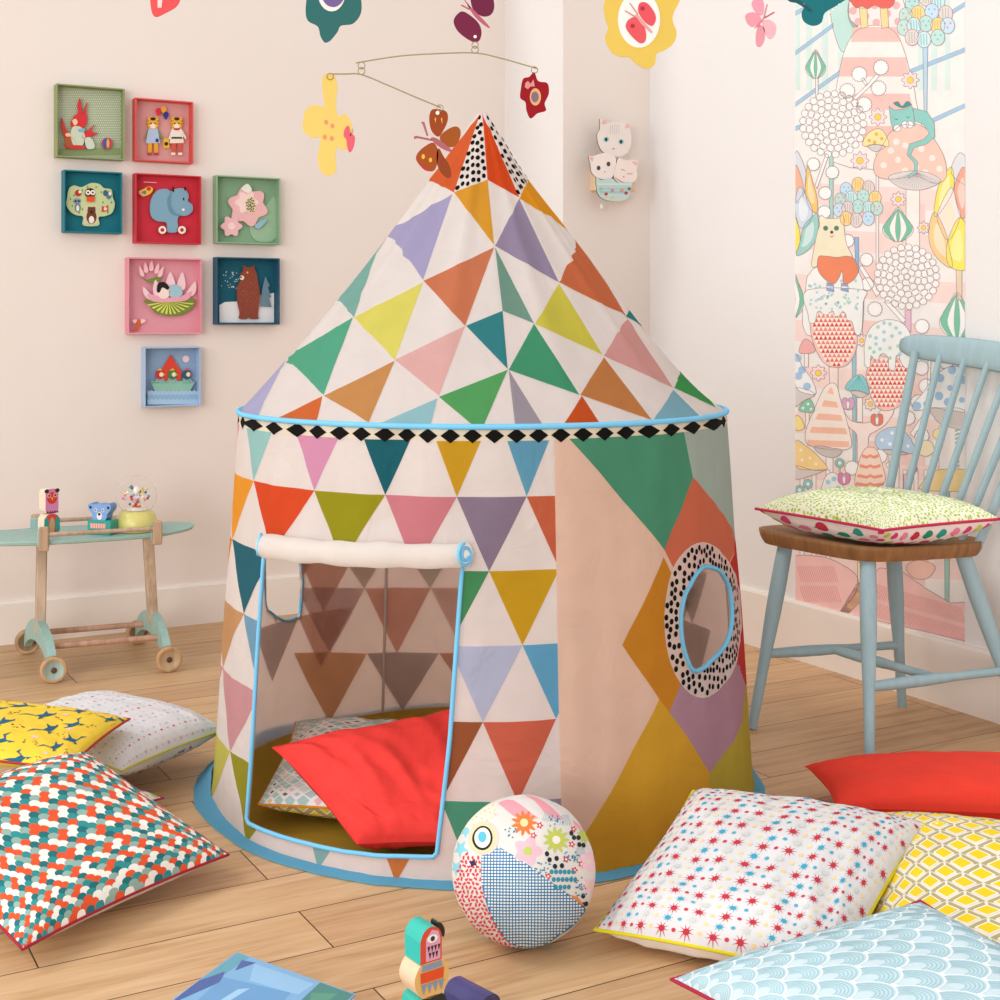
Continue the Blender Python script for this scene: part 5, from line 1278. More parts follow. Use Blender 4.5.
ornament('flower_ornament', YM, [('petals', [(z2([(170, 262), (195, 270), (205, 310), (200, 370), (208, 415), (235, 408), (255, 440), (262, 480), (250, 525), (220, 535), (205, 525), (198, 560), (200, 610), (175, 628), (145, 610), (135, 560), (145, 495), (115, 492), (85, 470), (82, 430), (95, 390), (125, 375), (158, 380), (152, 330), (152, 280)]), 'dfbf68', 0, 1)]
    + [(z2(circle(x, y, 7, 9, 8)), 'd88a6c', 1, 0) for x, y in ((165, 437), (187, 450), (160, 490), (185, 495))]),
    ('butterfly_detail', [(z2([(245, 450), (252, 475), (268, 490), (262, 530), (248, 545), (240, 520), (238, 500), (228, 485), (232, 462)]), 'd65c6c', 2, 1), (z2([(258, 462), (262, 460), (254, 486), (250, 486)]), 'c98f8f', 2, 0)])],
    'pale yellow cross-shaped flower with a small pink butterfly, hanging left of the tent peak', 'ornament', loops=((330, 76.5),))
ornament('butterfly_ornament', YM, [('upper_wing', [(z2([(540, 395), (560, 390), (595, 400), (598, 435), (575, 480), (560, 487), (540, 465), (533, 425)]), '93421f', 0, 1), (z2(circle(563, 404, 7)), 'f1e6da', 1, 0), (z2([(552, 425), (558, 420), (556, 440)]), 'e2b04a', 1, 0), (z2([(575, 425), (580, 420), (580, 445)]), 'e2b04a', 1, 0)]),
    ('upper_wing', [(z2([(570, 490), (600, 462), (630, 452), (645, 468), (640, 500), (618, 525), (590, 520)]), '9a4f1f', 0, 1)]),
    ('lower_wing', [(z2([(548, 510), (565, 540), (560, 590), (545, 612), (515, 605), (488, 575), (490, 550), (515, 525)]), '9c4a1e', 0, 1), (z2([(488, 575), (500, 585), (530, 605), (545, 612), (515, 607)]), 'b23a3a', 1, 1), (z2(circle(512, 560, 6, 9)), 'e2b04a', 1, 0), (z2(circle(538, 572, 6, 8)), 'e2b04a', 1, 0)]),
    ('lower_wing', [(z2([(568, 530), (585, 560), (605, 590), (612, 625), (600, 637), (578, 620), (562, 590), (560, 550)]), '8a3f20', 0, 1)]),
    ('body', [(z2([(540, 492), (560, 495), (590, 515), (615, 538), (610, 543), (580, 532), (548, 508)]), 'a45f66', 2, 1), (z2([(478, 488), (490, 486), (545, 498), (542, 504), (490, 494), (480, 498)]), 'a4606a', 2, 0), (z2([(503, 436), (516, 436), (530, 485), (524, 487), (510, 446)]), 'a4606a', 2, 0)])],
    'rust brown butterfly overlapping the orange peak of the tent', 'ornament', loops=((440, 108),))
ornament('flower_ornament', YM, [('petals', [(z2([(908, 258), (922, 290), (955, 298), (960, 335), (945, 370), (950, 395), (920, 405), (905, 418), (892, 422), (880, 395), (876, 365), (858, 350), (860, 318), (868, 282), (890, 275)]), '92141f', 0, 1), (z2(circle(912, 347, 20, 31, 18)), 'd9a577', 1, 0), (z2(circle(910, 347, 13, 19, 16)), '7d6a78', 2, 0)]), ('butterfly_detail', [(z2([(885, 290), (895, 300), (905, 285), (910, 310), (895, 310), (885, 320), (874, 312), (876, 298)]), 'd08a8a', 2, 0)])],
    'dark red flower with a round eye, hanging right of the tent peak', 'ornament', loops=((534.5, 70),))
ornament('flower_ornament', 2.5, [('petals', [(z2([(95, 0), (92, 40), (100, 75), (135, 95), (145, 130), (160, 152), (180, 145), (205, 115), (218, 92), (260, 85), (288, 50), (290, 0), (270, -70), (180, -110), (100, -60)]), '2f6462', 0, 1)]), ('center', [(z2(circle(185, -20, 48, 62, 24)), 'e9ddd6', 1, 0), (z2(circle(190, -25, 42, 52, 22)), '6d5a8c', 2, 0)])],
    'teal flower with a purple centre, cut by the top of the picture', 'ornament', (330, -30))
ornament('flower_ornament', 2.5, [('petals', [(z3(p), 'd9b956', 0, 1) for p in ([(350, 0), (345, 30), (352, 70), (360, 95), (350, 130), (372, 175), (405, 190), (432, 192), (455, 215), (490, 230), (515, 215), (522, 180), (548, 168), (578, 145), (588, 110), (575, 70), (580, 40), (596, 10), (600, -20), (560, -80), (460, -110), (370, -60)],)]), ('center', [(z3(circle(463, 66, 70, 94, 30)), 'ece5e0', 1, 0)]),
    ('wing_detail', [(z3([(465, 12), (490, 12), (515, 45), (518, 70), (505, 88), (480, 72), (460, 40)]), 'd9525c', 2, 1), (z3([(430, 65), (455, 60), (482, 95), (485, 135), (465, 145), (432, 115), (418, 88)]), 'd9565c', 2, 1), (z3(circle(474, 30, 7)), 'a83040', 3, 0), (z3(circle(441, 88, 7)), 'a83040', 3, 0)]),
    ('body_detail', [(z3([(450, 52), (456, 48), (508, 108), (503, 112), (470, 82)]), 'd99a96', 3, 0), (z3([(414, 38), (418, 36), (452, 56), (449, 60)]), 'c98a86', 3, 0), (z3([(430, 12), (434, 12), (460, 48), (456, 50)]), 'c98a86', 3, 0)])],
    'yellow flower ring with a coral butterfly in its white middle, above the kitten plaque', 'ornament', (640, -30))
ornament('butterfly_ornament', 2.5, [('upper_wing', [(z3([(838, 15), (850, -5), (870, -8), (880, 20), (875, 50), (855, 45)]), 'e39aac', 0, 1)]), ('upper_wing', [(z3([(818, 50), (845, 42), (870, 60), (860, 80), (840, 90), (822, 75)]), 'e795a2', 0, 1)]),
    ('lower_wing', [(z3([(875, 72), (900, 68), (920, 88), (915, 120), (898, 130), (880, 105)]), 'eab0b8', 0, 1)]), ('lower_wing', [(z3([(862, 85), (880, 95), (882, 130), (870, 155), (855, 152), (852, 120)]), 'dd94a0', 0, 1)]),
    ('body', [(z3([(846, 98), (850, 90), (878, 58), (884, 60), (862, 88)]), 'd27f92', 2, 0), (z3([(880, 58), (912, 40), (915, 44), (884, 62)]), 'c06a70', 2, 0), (z3([(876, 58), (888, 15), (892, 16), (882, 60)]), 'c98a96', 2, 0)])],
    'pale pink butterfly high up beside the mural, against the right wall', 'ornament', (757, -10))
ornament('butterfly_ornament', 2.5, [('wing', [(z7_([(800, -20), (860, -30), (960, -10), (945, 10), (905, 35), (895, 62), (872, 70), (848, 58), (842, 35), (850, 10), (810, 5)]), '1f6f76', 0, 1), ]+[(z7_(circle(902+i*8, 48-i*7, 2.5, n=6)), 'e6efe9', 1, 0) for i in range(6)]), ('body', [(z7_([(796, -2), (825, -4), (870, 28), (866, 32), (820, 4)]), '2d5560', 2, 0)])],
    'dark teal butterfly at the top edge, in front of the mural', 'ornament', (815, -20))
ornament('butterfly_ornament', 2.5, [('wing', [([(152, -12), (151, 6), (155, 17), (166, 13), (178, 5), (181, -10), (168, -16)], 'd94f4f', 0, 1), ([(158, 0), (163, -3), (162, 8), (158, 8)], 'eac3c0', 1, 0)])],
    'small coral wing tip hanging in the upper left corner region', 'ornament', (166, -10))

# ------------------------------------------------------------------ the long printed mural on the right wall
mural = thing('wall_mural', uv3(UR, 2.87, .18).to_tuple(), 'tall printed paper mural of pastel mushrooms, flowers and animals behind the blue chair', 'mural')
mb = MB(); ML, MR, MBt = onR(795, 597, .001), onR(965, 639, .001), .183
def mq(x0, x1, z0, z1, off, c, m):      # x: fraction across, heights in metres
    a, b = onR(795, 400, off), onR(965, 400, off); a.z = b.z = 0; p = a.lerp(b, x0); q = a.lerp(b, x1)
    m.face([p+V((0, 0, z0)), q+V((0, 0, z0)), q+V((0, 0, z1)), p+V((0, 0, z1))], c)
a, b = onR(795, 400, 0), onR(965, 400, 0); a.z = b.z = 0
mb.mesh([p-U*d+V((0, 0, z)) for d in (.0002, .001) for p in (a, b) for z in (.168, 2.45)], [(4, 6, 7, 5), (0, 1, 3, 2), (0, 4, 5, 1), (2, 3, 7, 6), (1, 5, 7, 3), (0, 2, 6, 4)], 'f0ebe7')
mb.build('paper_sheet', 'paper', mural)
mb = MB(); MM = mb
ZAf = lambda p: (790+.18*p[0], .18*p[1]); ZBf = lambda p: (790+.18*p[0], 140+.18*p[1]); ZCf = lambda p: (790+.2*p[0], 290+.2*p[1]); ZDf = lambda p: (780+.35*p[0], 300+.35*p[1]); ID = lambda p: p
LN = '9c8a8c'
def clipx(q): q = clip(ccw(q), (795.4, 0), (795.4, -1)); return clip(q, (964.8, 0), (964.8, 1)) if q else q
def mface(q, c, off):
    if not convex(q):
        for t in tessellate_polygon([[V((x, y, 0)) for x, y in q]]): mface([q[k] for k in t], c, off)
        return
    q = clipx(q)
    if q and len(q) > 2 and abs(area(q)) > 1e-5:
        P_ = [onR(x, y, off) for x, y in q]; n = (P_[1]-P_[0]).cross(P_[2]-P_[0])
        if n.dot(U) > 0: P_.reverse()
        MM.face(P_, c)
def ribbon(pts, wd, c, lvl, closed=False):
    off = .0013+.0001*lvl; n = len(pts)
    for i in range(n if closed else n-1):
        a, b = pts[i], pts[(i+1) % n]; dx, dy = b[0]-a[0], b[1]-a[1]; L = sqrt(dx*dx+dy*dy)
        if L < 1e-4: continue
        nx, ny = -dy/L*wd/2, dx/L*wd/2; ex, ey = dx/L*wd*.3, dy/L*wd*.3
        mface([(a[0]-ex+nx, a[1]-ey+ny), (b[0]+ex+nx, b[1]+ey+ny), (b[0]+ex-nx, b[1]+ey-ny), (a[0]-ex-nx, a[1]-ey-ny)], c, off)
def mu(lvl, pts, c, fr=ID, sm=1, line=.55, lc=LN):
    q = [fr(p) for p in pts]; q = smooth(q, 4) if sm else q
    if c: mface(q, c, .0013+.0001*lvl)
    if line: ribbon(q, line, lc, lvl+.5, True)
def mcirc(lvl, x, y, r, c, fr=ID, line=.5, n=12, ry=None): mu(lvl, circle(x, y, r, ry, n), c, fr, 0, line)
# soft watercolour grounds
for x0, x1 in ((795, 800), (806, 812), (822, 828), (838, 843), (918, 926), (931, 937), (945, 950)): mu(0, [(x0, -60), (x1, -60), (x1, 90), (x0, 90)], 'd5e8e3', sm=0, line=0)
for y in range(90, 600, 46):
    if y > 150: mu(0, [(795, y), (965, y+9), (965, y+30), (795, y+21)], 'f3d9d3', sm=0, line=0)
for a_, b_ in (((30, 75), (240, -40)), ((30, 295), (240, 140)), ((30, 580), (280, 400)), ((660, 400), (975, 275)), ((880, 80), (975, 20)), ((790, 670), (975, 585)), ((-60, 750), (90, 690))):
    mu(1, [(a_[0], a_[1]-12), (b_[0], b_[1]-12), (b_[0], b_[1]+12), (a_[0], a_[1]+12)], 'a3c8e2', ZAf, 0, .3)
mu(1, [(220, -30), (225, 80), (250, 200), (300, 290), (380, 160), (330, 100), (320, -30)], 'bfe0d8', ZAf)
mcirc(1, 480, 60, 160, 'f5e5e2', ZAf, n=30)
for x, y in ((350, 60), (470, 30), (590, 30), (600, 120), (480, 125), (380, 120), (540, 75), (420, 90)): mcirc(2, x, y, 22, 'eeb5b4', ZAf, 0)
# striped tower
tw = [(250, 560), (270, 420), (300, 290), (350, 190), (410, 150), (480, 140), (550, 155), (600, 200), (640, 300), (670, 420), (700, 560), (720, 900), (240, 900)]
mu(3, tw, 'f3ebe6', ZAf)
for y0, y1, xa, xb in ((150, 232, 345, 620), (318, 425, 285, 670), (520, 610, 262, 690), (700, 790, 250, 705)):
    mu(3.3, [(xa+8, y0), (xb-26, y0), (xb-6, y1), (xa-18 if y0 > 200 else xa-8, y1)], 'efc2ba', ZAf, 0, 0)
for y in range(200, 600, 60): mu(2, [(860, y), (925, y+4), (925, y+26), (860, y+22)], 'f0cfc8', ID, 0, 0)
# red skirt and boots at the top
mu(4, [(330, -30), (345, 20), (370, 45), (400, 35), (430, 50), (470, 30), (520, 50), (560, 40), (580, 10), (560, -40)], 'e36a60', ZAf)
for x in (385, 500): mu(4.5, [(x, 45), (x+42, 45), (x+48, 150), (x+10, 158)], 'f2d79c', ZAf, 0)
def balloonplant(cx, cy, s, fr, seed_):
    r = random.Random(seed_); pal_ = ['bfe0d8', 'f1d2d0', 'c6dff0', 'f4d79a', 'bfe0d8', 'cfe6ee']
    for j, (dx, dy) in enumerate([(0, -120), (-70, -90), (60, -100), (-100, -30), (-40, -40), (30, -50), (100, -40), (-110, 30), (-60, 20), (0, 10), (60, 20), (110, 20), (-70, 80), (60, 80), (-10, 90)]):
        x, y = cx+dx*s, cy+dy*s; c = pal_[(j*5+seed_) % 6]; lv = 5+j*.2
        mu(lv, circle(x, y, 36*s, 42*s, 12), c, fr, 0)
        for k in range(3):
            if j % 2: mu(lv+.1, circle(x-14*s+k*14*s, y-12*s+(k % 2)*22*s, 6*s, n=6), '8fc0d8' if j % 4 == 1 else 'e39a98', fr, 0, 0)
            else: mu(lv+.1, [(x-18*s+k*14*s, y-28*s), (x-13*s+k*14*s, y-28*s), (x-11*s+k*14*s, y+28*s), (x-16*s+k*14*s, y+28*s)], '8fcabb' if c != 'f4d79a' else 'e9b45e', fr, 0, 0)
mu(3, [(738, 260), (765, 260), (760, 640), (745, 640)], 'b6d6ea', ZAf, 0); balloonplant(755, 120, 1.1, ZAf, 1)
mu(4.4, [(358, 540), (382, 540), (382, 760), (366, 760)], '8fb8dc', ZBf, 0); balloonplant(378, 360, .95, ZBf, 3)
def bubble(cx, cy, R, fr, r=21):
    k = 0; rr = r*.2
    mcirc(5, cx, cy, R*.93, 'f4efec', fr, 0, 30)
    n = 1
    for ring_i in range(0, 6):
        rad = R*ring_i/5.2; m = max(1, int(2*pi*rad/(r*1.95)))
        for q in range(m):
            a = 2*pi*q/m+ring_i*.5; mcirc(5.3+.1*(ring_i % 3), cx+rad*cos(a), cy+rad*sin(a), r*.95, 'f4f0ee', fr, .5, 10)
bubble(240, 690, 175, ZAf); bubble(650, 760, 170, ZBf)
mu(4.5, [(218, 70), (240, 70), (240, 440), (218, 440)], 'a9d3cc', ZBf, 0)
mu(4.5, [(575, 100), (605, 100), (605, 210), (575, 190)], 'e9bcd2', ZCf, 0)
# small round pods on stems
mu(4, [(142, 420), (156, 420), (156, 560), (142, 560)], 'e3ecea', ZAf, 0)
def onion(cx, y0, y1, hw, fr, lv=5):
    h = y1-y0
    mu(lv, [(cx, y0), (cx+hw*.55, y0+h*.33), (cx+hw, y0+h*.62), (cx+hw*.8, y0+h*.85), (cx+hw*.25, y1), (cx-hw*.25, y1), (cx-hw*.8, y0+h*.85), (cx-hw, y0+h*.62), (cx-hw*.55, y0+h*.33)], 'f3f1ee', fr)
    for a_, b_ in ((-1, -.58), (-.18, .18), (.58, 1)):
        mu(lv+.3, [(cx, y0+6), (cx+hw*b_*.95, y0+h*.6), (cx+hw*b_*.35, y1-2), (cx+hw*a_*.35, y1-2), (cx+hw*a_*.95, y0+h*.6)], '7dc2a4', fr, 1, .3)
onion(142, 275, 432, 56, ZAf); onion(600, 375, 560, 86, ZBf); onion(835, 10, 240, 88, ZCf); onion(18, -90, 130, 55, ZCf)
def daisy(x, y, r, fr): mu(6, flower(x, y, r, 8, .16, 40), 'f6dcdc', fr, 0); mcirc(6.5, x, y, r*.38, 'f4d25c', fr, .4)
for x, y, r in ((668, 445, 50), (488, 650, 50)): daisy(x, y, r, ZAf)
for x, y, r in ((388, 115, 52), (602, 330, 44), (742, 487, 36)): daisy(x, y, r, ZBf)
for x, y, r in ((358, 252, 32), (142, 415, 42), (402, 570, 34)): daisy(x, y, r, ZCf)
# fluffy white sprigs
def fluff(x, y, r, fr): mu(5.5, flower(x, y, r, 15, .07, 60), 'f6f3f1', fr, 0)
for x, y in ((385, 412), (505, 375), (492, 490), (318, 505), (412, 580)): fluff(x, y, 44, ZAf)
for p in ([(350, 545), (430, 470), (480, 410), (495, 425), (440, 485), (365, 555)], [(405, 430), (430, 465), (420, 475), (395, 440)]): mu(5.2, p, 'f6f3f1', ZAf, 0)
for x, y in ((130, 135), (235, 180), (195, 295), (190, 400), (425, 665), (320, 560), (430, 800)): fluff(x, y, 38, ZBf)
mu(5.2, [(200, 75), (215, 85), (150, 270), (140, 250)], 'f6f3f1', ZBf, 0); mu(5.2, [(385, 710), (400, 695), (500, 850), (480, 870)], 'f6f3f1', ZBf, 0)
for x, y in ((425, 95), (660, 182), (658, 390), (680, 480), (310, 890), (590, 640), (660, 730), (450, 830), (640, 560), (780, 360)): fluff(x, y, 38, ZCf)
for p in ([(470, 60), (490, 50), (580, 150), (565, 165)], [(690, 350), (705, 345), (700, 480), (688, 480)], [(600, 720), (680, 600), (700, 615), (620, 735)], [(480, 870), (520, 840), (530, 855), (490, 890)]): mu(5.2, p, 'f6f3f1', ZCf, 0)
# mushrooms
def spots(lst, r, c, fr, lv=7.3):
    for x, y in lst: mcirc(lv, x, y, r, c, fr, 0, 10)
mu(3.5, [(645, 240), (720, 240), (720, 620), (645, 620)], 'f3ebe6', ZBf, 0); mu(3.5, [(478, 60), (492, 60), (492, 700), (478, 700)], 'f3ebe6', ZBf, 0)
mu(7, [(548, 840), (530, 960), (470, 930), (480, 830), (560, 740), (620, 690), (700, 690), (780, 730), (830, 800), (860, 890), (880, 960), (800, 1010), (640, 960)], 'f2c9ba', ZAf) if False else None
mu(6.8, [(520, 20), (555, -40), (610, -80), (680, -95), (760, -60), (810, 10), (850, 80), (870, 160), (860, 220), (800, 240), (700, 200), (600, 215), (520, 215), (470, 185), (470, 110)], 'f2c9ba', ZBf)
spots([(520, 140), (560, 60), (600, 110), (730, 50), (790, 100), (830, 160), (640, 30), (700, 150), (750, 180), (590, 10), (640, 170)], 18, 'f6e6df', ZBf, 7.1)
mu(7.3, [(545, 208), (620, 178), (710, 172), (790, 190), (838, 230), (760, 270), (690, 278), (610, 262)], 'dcd5d2', ZBf)
for k in range(22): ribbon([ZBf((700, 178)), ZBf((560+k*13, 218+50*sin(pi*(k+1)/24)))], .3, 'a29894', 7.6)
# teal cat asleep on the mushroom
mu(7.8, [(550, 590), (580, 612), (650, 605), (675, 580), (690, 640), (695, 700), (640, 690), (600, 705), (575, 730), (560, 680)], '8fccc4', ZAf, 0); mu(7.7, [(685, 600), (760, 620), (800, 680), (805, 760), (760, 800), (690, 820), (670, 860), (710, 900), (705, 960), (660, 990), (655, 975), (690, 950), (690, 905), (650, 860), (665, 800), (740, 775), (775, 740), (740, 690), (690, 670)], '8fccc4', ZAf, 0)
for p in ([(575, 655), (590, 662), (608, 655), (590, 668)], [(640, 645), (656, 652), (672, 640), (656, 658)]): mu(8, p, '54726f', ZAf, 0, 0)
mu(8, [(575, 575), (600, 565), (622, 590), (650, 562), (670, 580), (625, 600)], '3f9a95', ZAf)
for x in (595, 640, 665): mcirc(8, x, 712-20*(x > 600), 20, 'f2efec', ZAf)
mu(7, [(402, 800), (430, 745), (480, 715), (520, 730), (548, 790), (540, 815), (470, 800), (430, 815)], 'f5e3a2', ZAf); spots([(440, 780), (480, 745), (510, 770), (470, 790)], 10, 'e2b765', ZAf)
mu(6.5, [(430, 32), (480, 25), (530, 35), (490, 62), (460, 60)], 'd6cfca', ZBf)
# flame leaves left and right
def leaf(pts, c, fr, lv=6.2, c2_=None):
    mu(lv, pts, c, fr)
    if c2_:
        cx_ = sum(p[0] for p in pts)/len(pts); cy_ = sum(p[1] for p in pts)/len(pts); mu(lv+.2, [(cx_+(p[0]-cx_)*.55, cy_+(p[1]-cy_)*.6) for p in pts], c2_, fr, 1, 0)
leaf([(30, 70), (70, 120), (90, 200), (70, 320), (25, 330)], 'd9dde4', ZBf, 5.6); leaf([(100, 140), (125, 230), (150, 320), (150, 400), (110, 380), (85, 290), (88, 200)], 'f4c877', ZBf, 5.8, 'f7dfb0')
leaf([(30, 140), (60, 200), (75, 280), (40, 340), (25, 300)], 'f0b59a', ZBf, 5.9); leaf([(55, 260), (100, 330), (125, 400), (100, 470), (60, 490), (35, 440), (30, 340)], 'cfdcea', ZBf, 6.0, 'e6ecf2')
leaf([(150, 410), (158, 480), (140, 560), (90, 620), (35, 640), (55, 570), (75, 480), (120, 430)], '9fd0cb', ZBf, 6.3, 'cfe6e2'); leaf([(30, 430), (52, 500), (55, 570), (35, 620), (20, 600)], 'f2e36a', ZBf, 6.2)
leaf([(945, 70), (990, 130), (990, 250), (905, 200), (900, 140)], 'dfe0e4', ZBf, 5.6); leaf([(960, 150), (990, 220), (985, 380), (955, 440), (920, 330), (915, 250)], 'f0a890', ZBf, 5.8, 'f6cdbf')
leaf([(898, 150), (912, 230), (895, 310), (820, 420), (800, 400), (820, 270), (860, 190)], 'f2e36a', ZBf, 5.9, 'f6eea6'); leaf([(895, 262), (930, 360), (945, 430), (880, 560), (820, 450), (830, 380)], 'efe3e0', ZBf, 6.0, 'f8e4cc')
leaf([(805, 400), (860, 500), (885, 600), (900, 710), (820, 660), (775, 570), (775, 470)], 'f6cf95', ZBf, 6.1, 'fae3c2'); leaf([(940, 430), (980, 490), (985, 700), (930, 722), (880, 690), (868, 610), (890, 520)], 'f2e56a', ZBf, 6.3, 'f7ef9e')
mu(5.5, [(922, 722), (955, 722), (955, 889), (928, 889)], 'e9d2b8', ZBf, 0)
# cream bear on the dotted dome
mu(6.2, [(90, 800), (110, 740), (150, 705), (250, 690), (340, 705), (390, 750), (408, 830), (408, 960), (400, 1060), (380, 1080), (90, 1080)], 'f0f1ef', ZBf)
rnd = random.Random(12)
for k in range(60):
    x, y = rnd.uniform(105, 395), rnd.uniform(740, 1000); mcirc(6.5, x, y, 9, 'b8d6e2' if k % 2 else 'b9dccb', ZBf, 0, 8)
mu(7, [(160, 440), (175, 418), (200, 435), (235, 435), (265, 435), (285, 415), (302, 440), (300, 480), (315, 580), (345, 660), (240, 670), (160, 660), (150, 700), (120, 700), (130, 620), (150, 520), (165, 470)], 'efe5c8', ZBf)
for x in (198, 258): mcirc(7.4, x, 490, 13, '4f8a63', ZBf)
mcirc(7.4, 232, 512, 8, '5a4038', ZBf); mu(7.4, [(216, 530), (232, 536), (248, 528), (232, 542)], 'b05a4a', ZBf, 0, 0)
mu(7.6, [(158, 650), (200, 645), (260, 652), (320, 645), (360, 665), (378, 730), (350, 780), (300, 800), (290, 730), (270, 770), (240, 800), (190, 770), (155, 720)], 'ea8a66', ZBf)
for x in (205, 285): mu(7.8, [(x, 795), (x+36, 800), (x+40, 845), (x-2, 835)], '8fa9d4', ZBf, 0); mu(8, [(x+2, 812), (x+36, 816), (x+37, 826), (x, 822)], 'f2f0ee', ZBf, 0, 0)
# strawberry-like cones with icing
def cone(xs, fr, x0, x1, y0, y1):
    mu(6.6, xs, 'f3c9c0', fr)
    rr = 0; step = 22
    q = smooth([fr(p) for p in xs], 4)
    y = y0
    while y < y1:
        x = x0+(rr % 2)*step/2
        while x < x1:
            t = [fr((x, y)), fr((x+step*.95, y)), fr((x+step*.475, y+step*.95))]; up_ = [fr((x+step*.5, y+step)), fr((x+step*1.45, y+step)), fr((x+step*.97, y+2))]
            if all(inside(p, q) for p in t): mface(t, 'f7eee0', .0013+.0001*7.0)
            if all(inside(p, q) for p in up_): mface(up_, ['dd4f4a', 'e88a88', 'e2706a'][(int(x)*3+rr) % 3], .0013+.0001*7.0)
            x += step
        y += step; rr += 1
cone([(105, 120), (150, 100), (260, 110), (310, 150), (335, 220), (330, 300), (290, 370), (230, 388), (170, 365), (125, 290), (102, 200)], ZCf, 90, 350, 95, 400)
mu(7.5, [(85, 0), (90, 120), (100, 165), (125, 160), (135, 115), (150, 105), (165, 120), (185, 125), (200, 112), (215, 105), (225, 130), (245, 130), (262, 108), (278, 120), (285, 150), (310, 160), (325, 215), (345, 225), (360, 190), (366, 60), (366, 0)], 'eff1ef', ZCf)
for k in range(40): mcirc(7.8, rnd.uniform(98, 355), rnd.uniform(4, 98), 7, 'b8d6e2' if k % 2 else 'b9dccb', ZCf, 0, 8)
cone([(385, 400), (420, 330), (470, 330), (560, 350), (605, 400), (600, 480), (570, 560), (500, 602), (440, 590), (400, 520), (382, 450)], ZCf, 370, 620, 320, 610)
mu(7.5, [(372, 340), (372, 270), (395, 200), (440, 160), (500, 148), (560, 165), (600, 215), (612, 290), (608, 370), (590, 390), (570, 385), (550, 350), (545, 325), (530, 335), (525, 395), (510, 402), (495, 390), (490, 340), (470, 318), (450, 325), (440, 350), (420, 345), (405, 330), (400, 380), (385, 388), (372, 370)], 'eff1ef', ZCf)
for x, y in ((400, 230), (440, 185), (470, 165), (500, 170), (530, 190), (470, 210), (430, 240), (400, 290), (430, 270), (470, 250), (510, 230), (550, 215), (580, 240), (580, 290), (540, 280), (500, 290), (450, 295), (420, 310), (550, 320), (500, 340)): mcirc(7.8, x, y, 10, 'a9d3e0' if x % 20 else 'abd8c2', ZCf, 0, 8)
# striped and spotted caps
mu(5, [(195, 385), (240, 385), (240, 500), (200, 500)], 'f3e2da', ZCf, 0)
cap = [(205, 465), (235, 480), (250, 540), (280, 640), (305, 740), (300, 790), (230, 800), (120, 785), (80, 760), (80, 700), (120, 600), (165, 500)]
mu(6.4, cap, 'f5e9df', ZCf); qc = smooth([ZCf(p) for p in cap], 4)
for k in range(5):
    y = 485+k*66; xl = 205-(y-465)*.46; xr = 208+(y-465)*.34
    mu(6.7, [(max(xl, 82)+5, y), (min(xr, 300)-5, y+8), (min(xr+10, 303)-5, y+38), (max(xl-14, 80)+5, y+30)], 'f3c0a8', ZCf, 0, 0)
mu(6.9, [(118, 785), (160, 780), (210, 790), (260, 800), (240, 830), (200, 838), (150, 820)], 'cfc6c2', ZCf)
mu(5, [(180, 830), (215, 835), (215, 940), (180, 940)], 'f3ebe6', ZCf, 0)
mu(7, [(275, 490), (300, 450), (350, 422), (385, 460), (395, 520), (340, 505), (300, 505)], '8fcfd2', ZCf)
for k in range(6): ribbon([ZCf((345, 430)), ZCf((292+k*18, 500))], .4, '5fa9b4', 7.3)
mu(6.9, [(300, 508), (340, 503), (390, 520), (350, 538)], 'd9cdc8', ZCf); mu(5.5, [(335, 538), (362, 538), (362, 660), (335, 660)], 'f3ebe6', ZCf, 0); mu(4.6, [(310, 310), (330, 300), (330, 860), (315, 860)], '9cc6d2', ZCf, 0)
tr = [(265, 600), (300, 650), (360, 665), (410, 655), (440, 620), (460, 600), (520, 600), (480, 670), (430, 705), (395, 730), (385, 800), (340, 860), (335, 730), (300, 690), (262, 640)]
mu(5.8, tr, 'f6e4de', ZCf)
mu(7, [(425, 760), (440, 720), (490, 690), (550, 690), (600, 740), (625, 800), (600, 818), (520, 800), (450, 798)], 'b9d3ea', ZCf); spots([(460, 750), (510, 715), (560, 730), (590, 780), (500, 770), (540, 760)], 9, 'eef4f7', ZCf)
mu(6.8, [(465, 798), (530, 800), (590, 818), (540, 826), (490, 822)], 'd0c8c4', ZCf); mu(5.5, [(495, 825), (545, 825), (545, 990), (495, 990)], 'f3ebe6', ZCf, 0)
cap3 = [(345, 860), (370, 800), (400, 785), (435, 800), (460, 870), (475, 960), (400, 990), (325, 975)]
mu(6.6, cap3, 'f5dccb', ZCf)
for y in (820, 870, 920, 960): mu(6.9, [(365-(y-800)*.22, y), (385, y+9), (400, y), (420, y+9), (438+(y-800)*.2, y), (440+(y-800)*.2, y+16), (420, y+24), (400, y+15), (385, y+24), (362-(y-800)*.22, y+16)], 'ee9a80', ZCf, 0, 0)
mu(6.5, [(620, 600), (615, 570), (660, 520), (720, 440), (780, 390), (850, 385), (900, 430), (900, 600), (800, 600), (720, 590), (660, 600)], 'f1f2f1', ZCf)
for x, y in ((750, 440), (800, 490), (680, 570), (745, 530), (810, 400), (860, 550), (870, 450), (635, 580), (700, 500), (840, 440), (790, 560)): mcirc(6.8, x, y, 22 if x % 20 else 15, 'a8c9e8', ZCf, 0, 14)
mu(6.4, [(700, 595), (760, 590), (870, 600), (900, 700), (800, 685), (740, 660)], 'dbd2ce', ZCf)
for k in range(16): ribbon([ZCf((705+k*11, 598)), ZCf((740+k*10, 660+k*2))], .3, 'b0a5a0', 6.7)
mu(5, [(745, 680), (880, 690), (880, 900), (745, 900)], 'f5ede9', ZCf, 0)
for k in range(16): mu(5.6, [(826, 600+k*20), (846, 592+k*20), (846, 602+k*20), (826, 610+k*20)], '9fcfc2', ZCf, 0, .25)
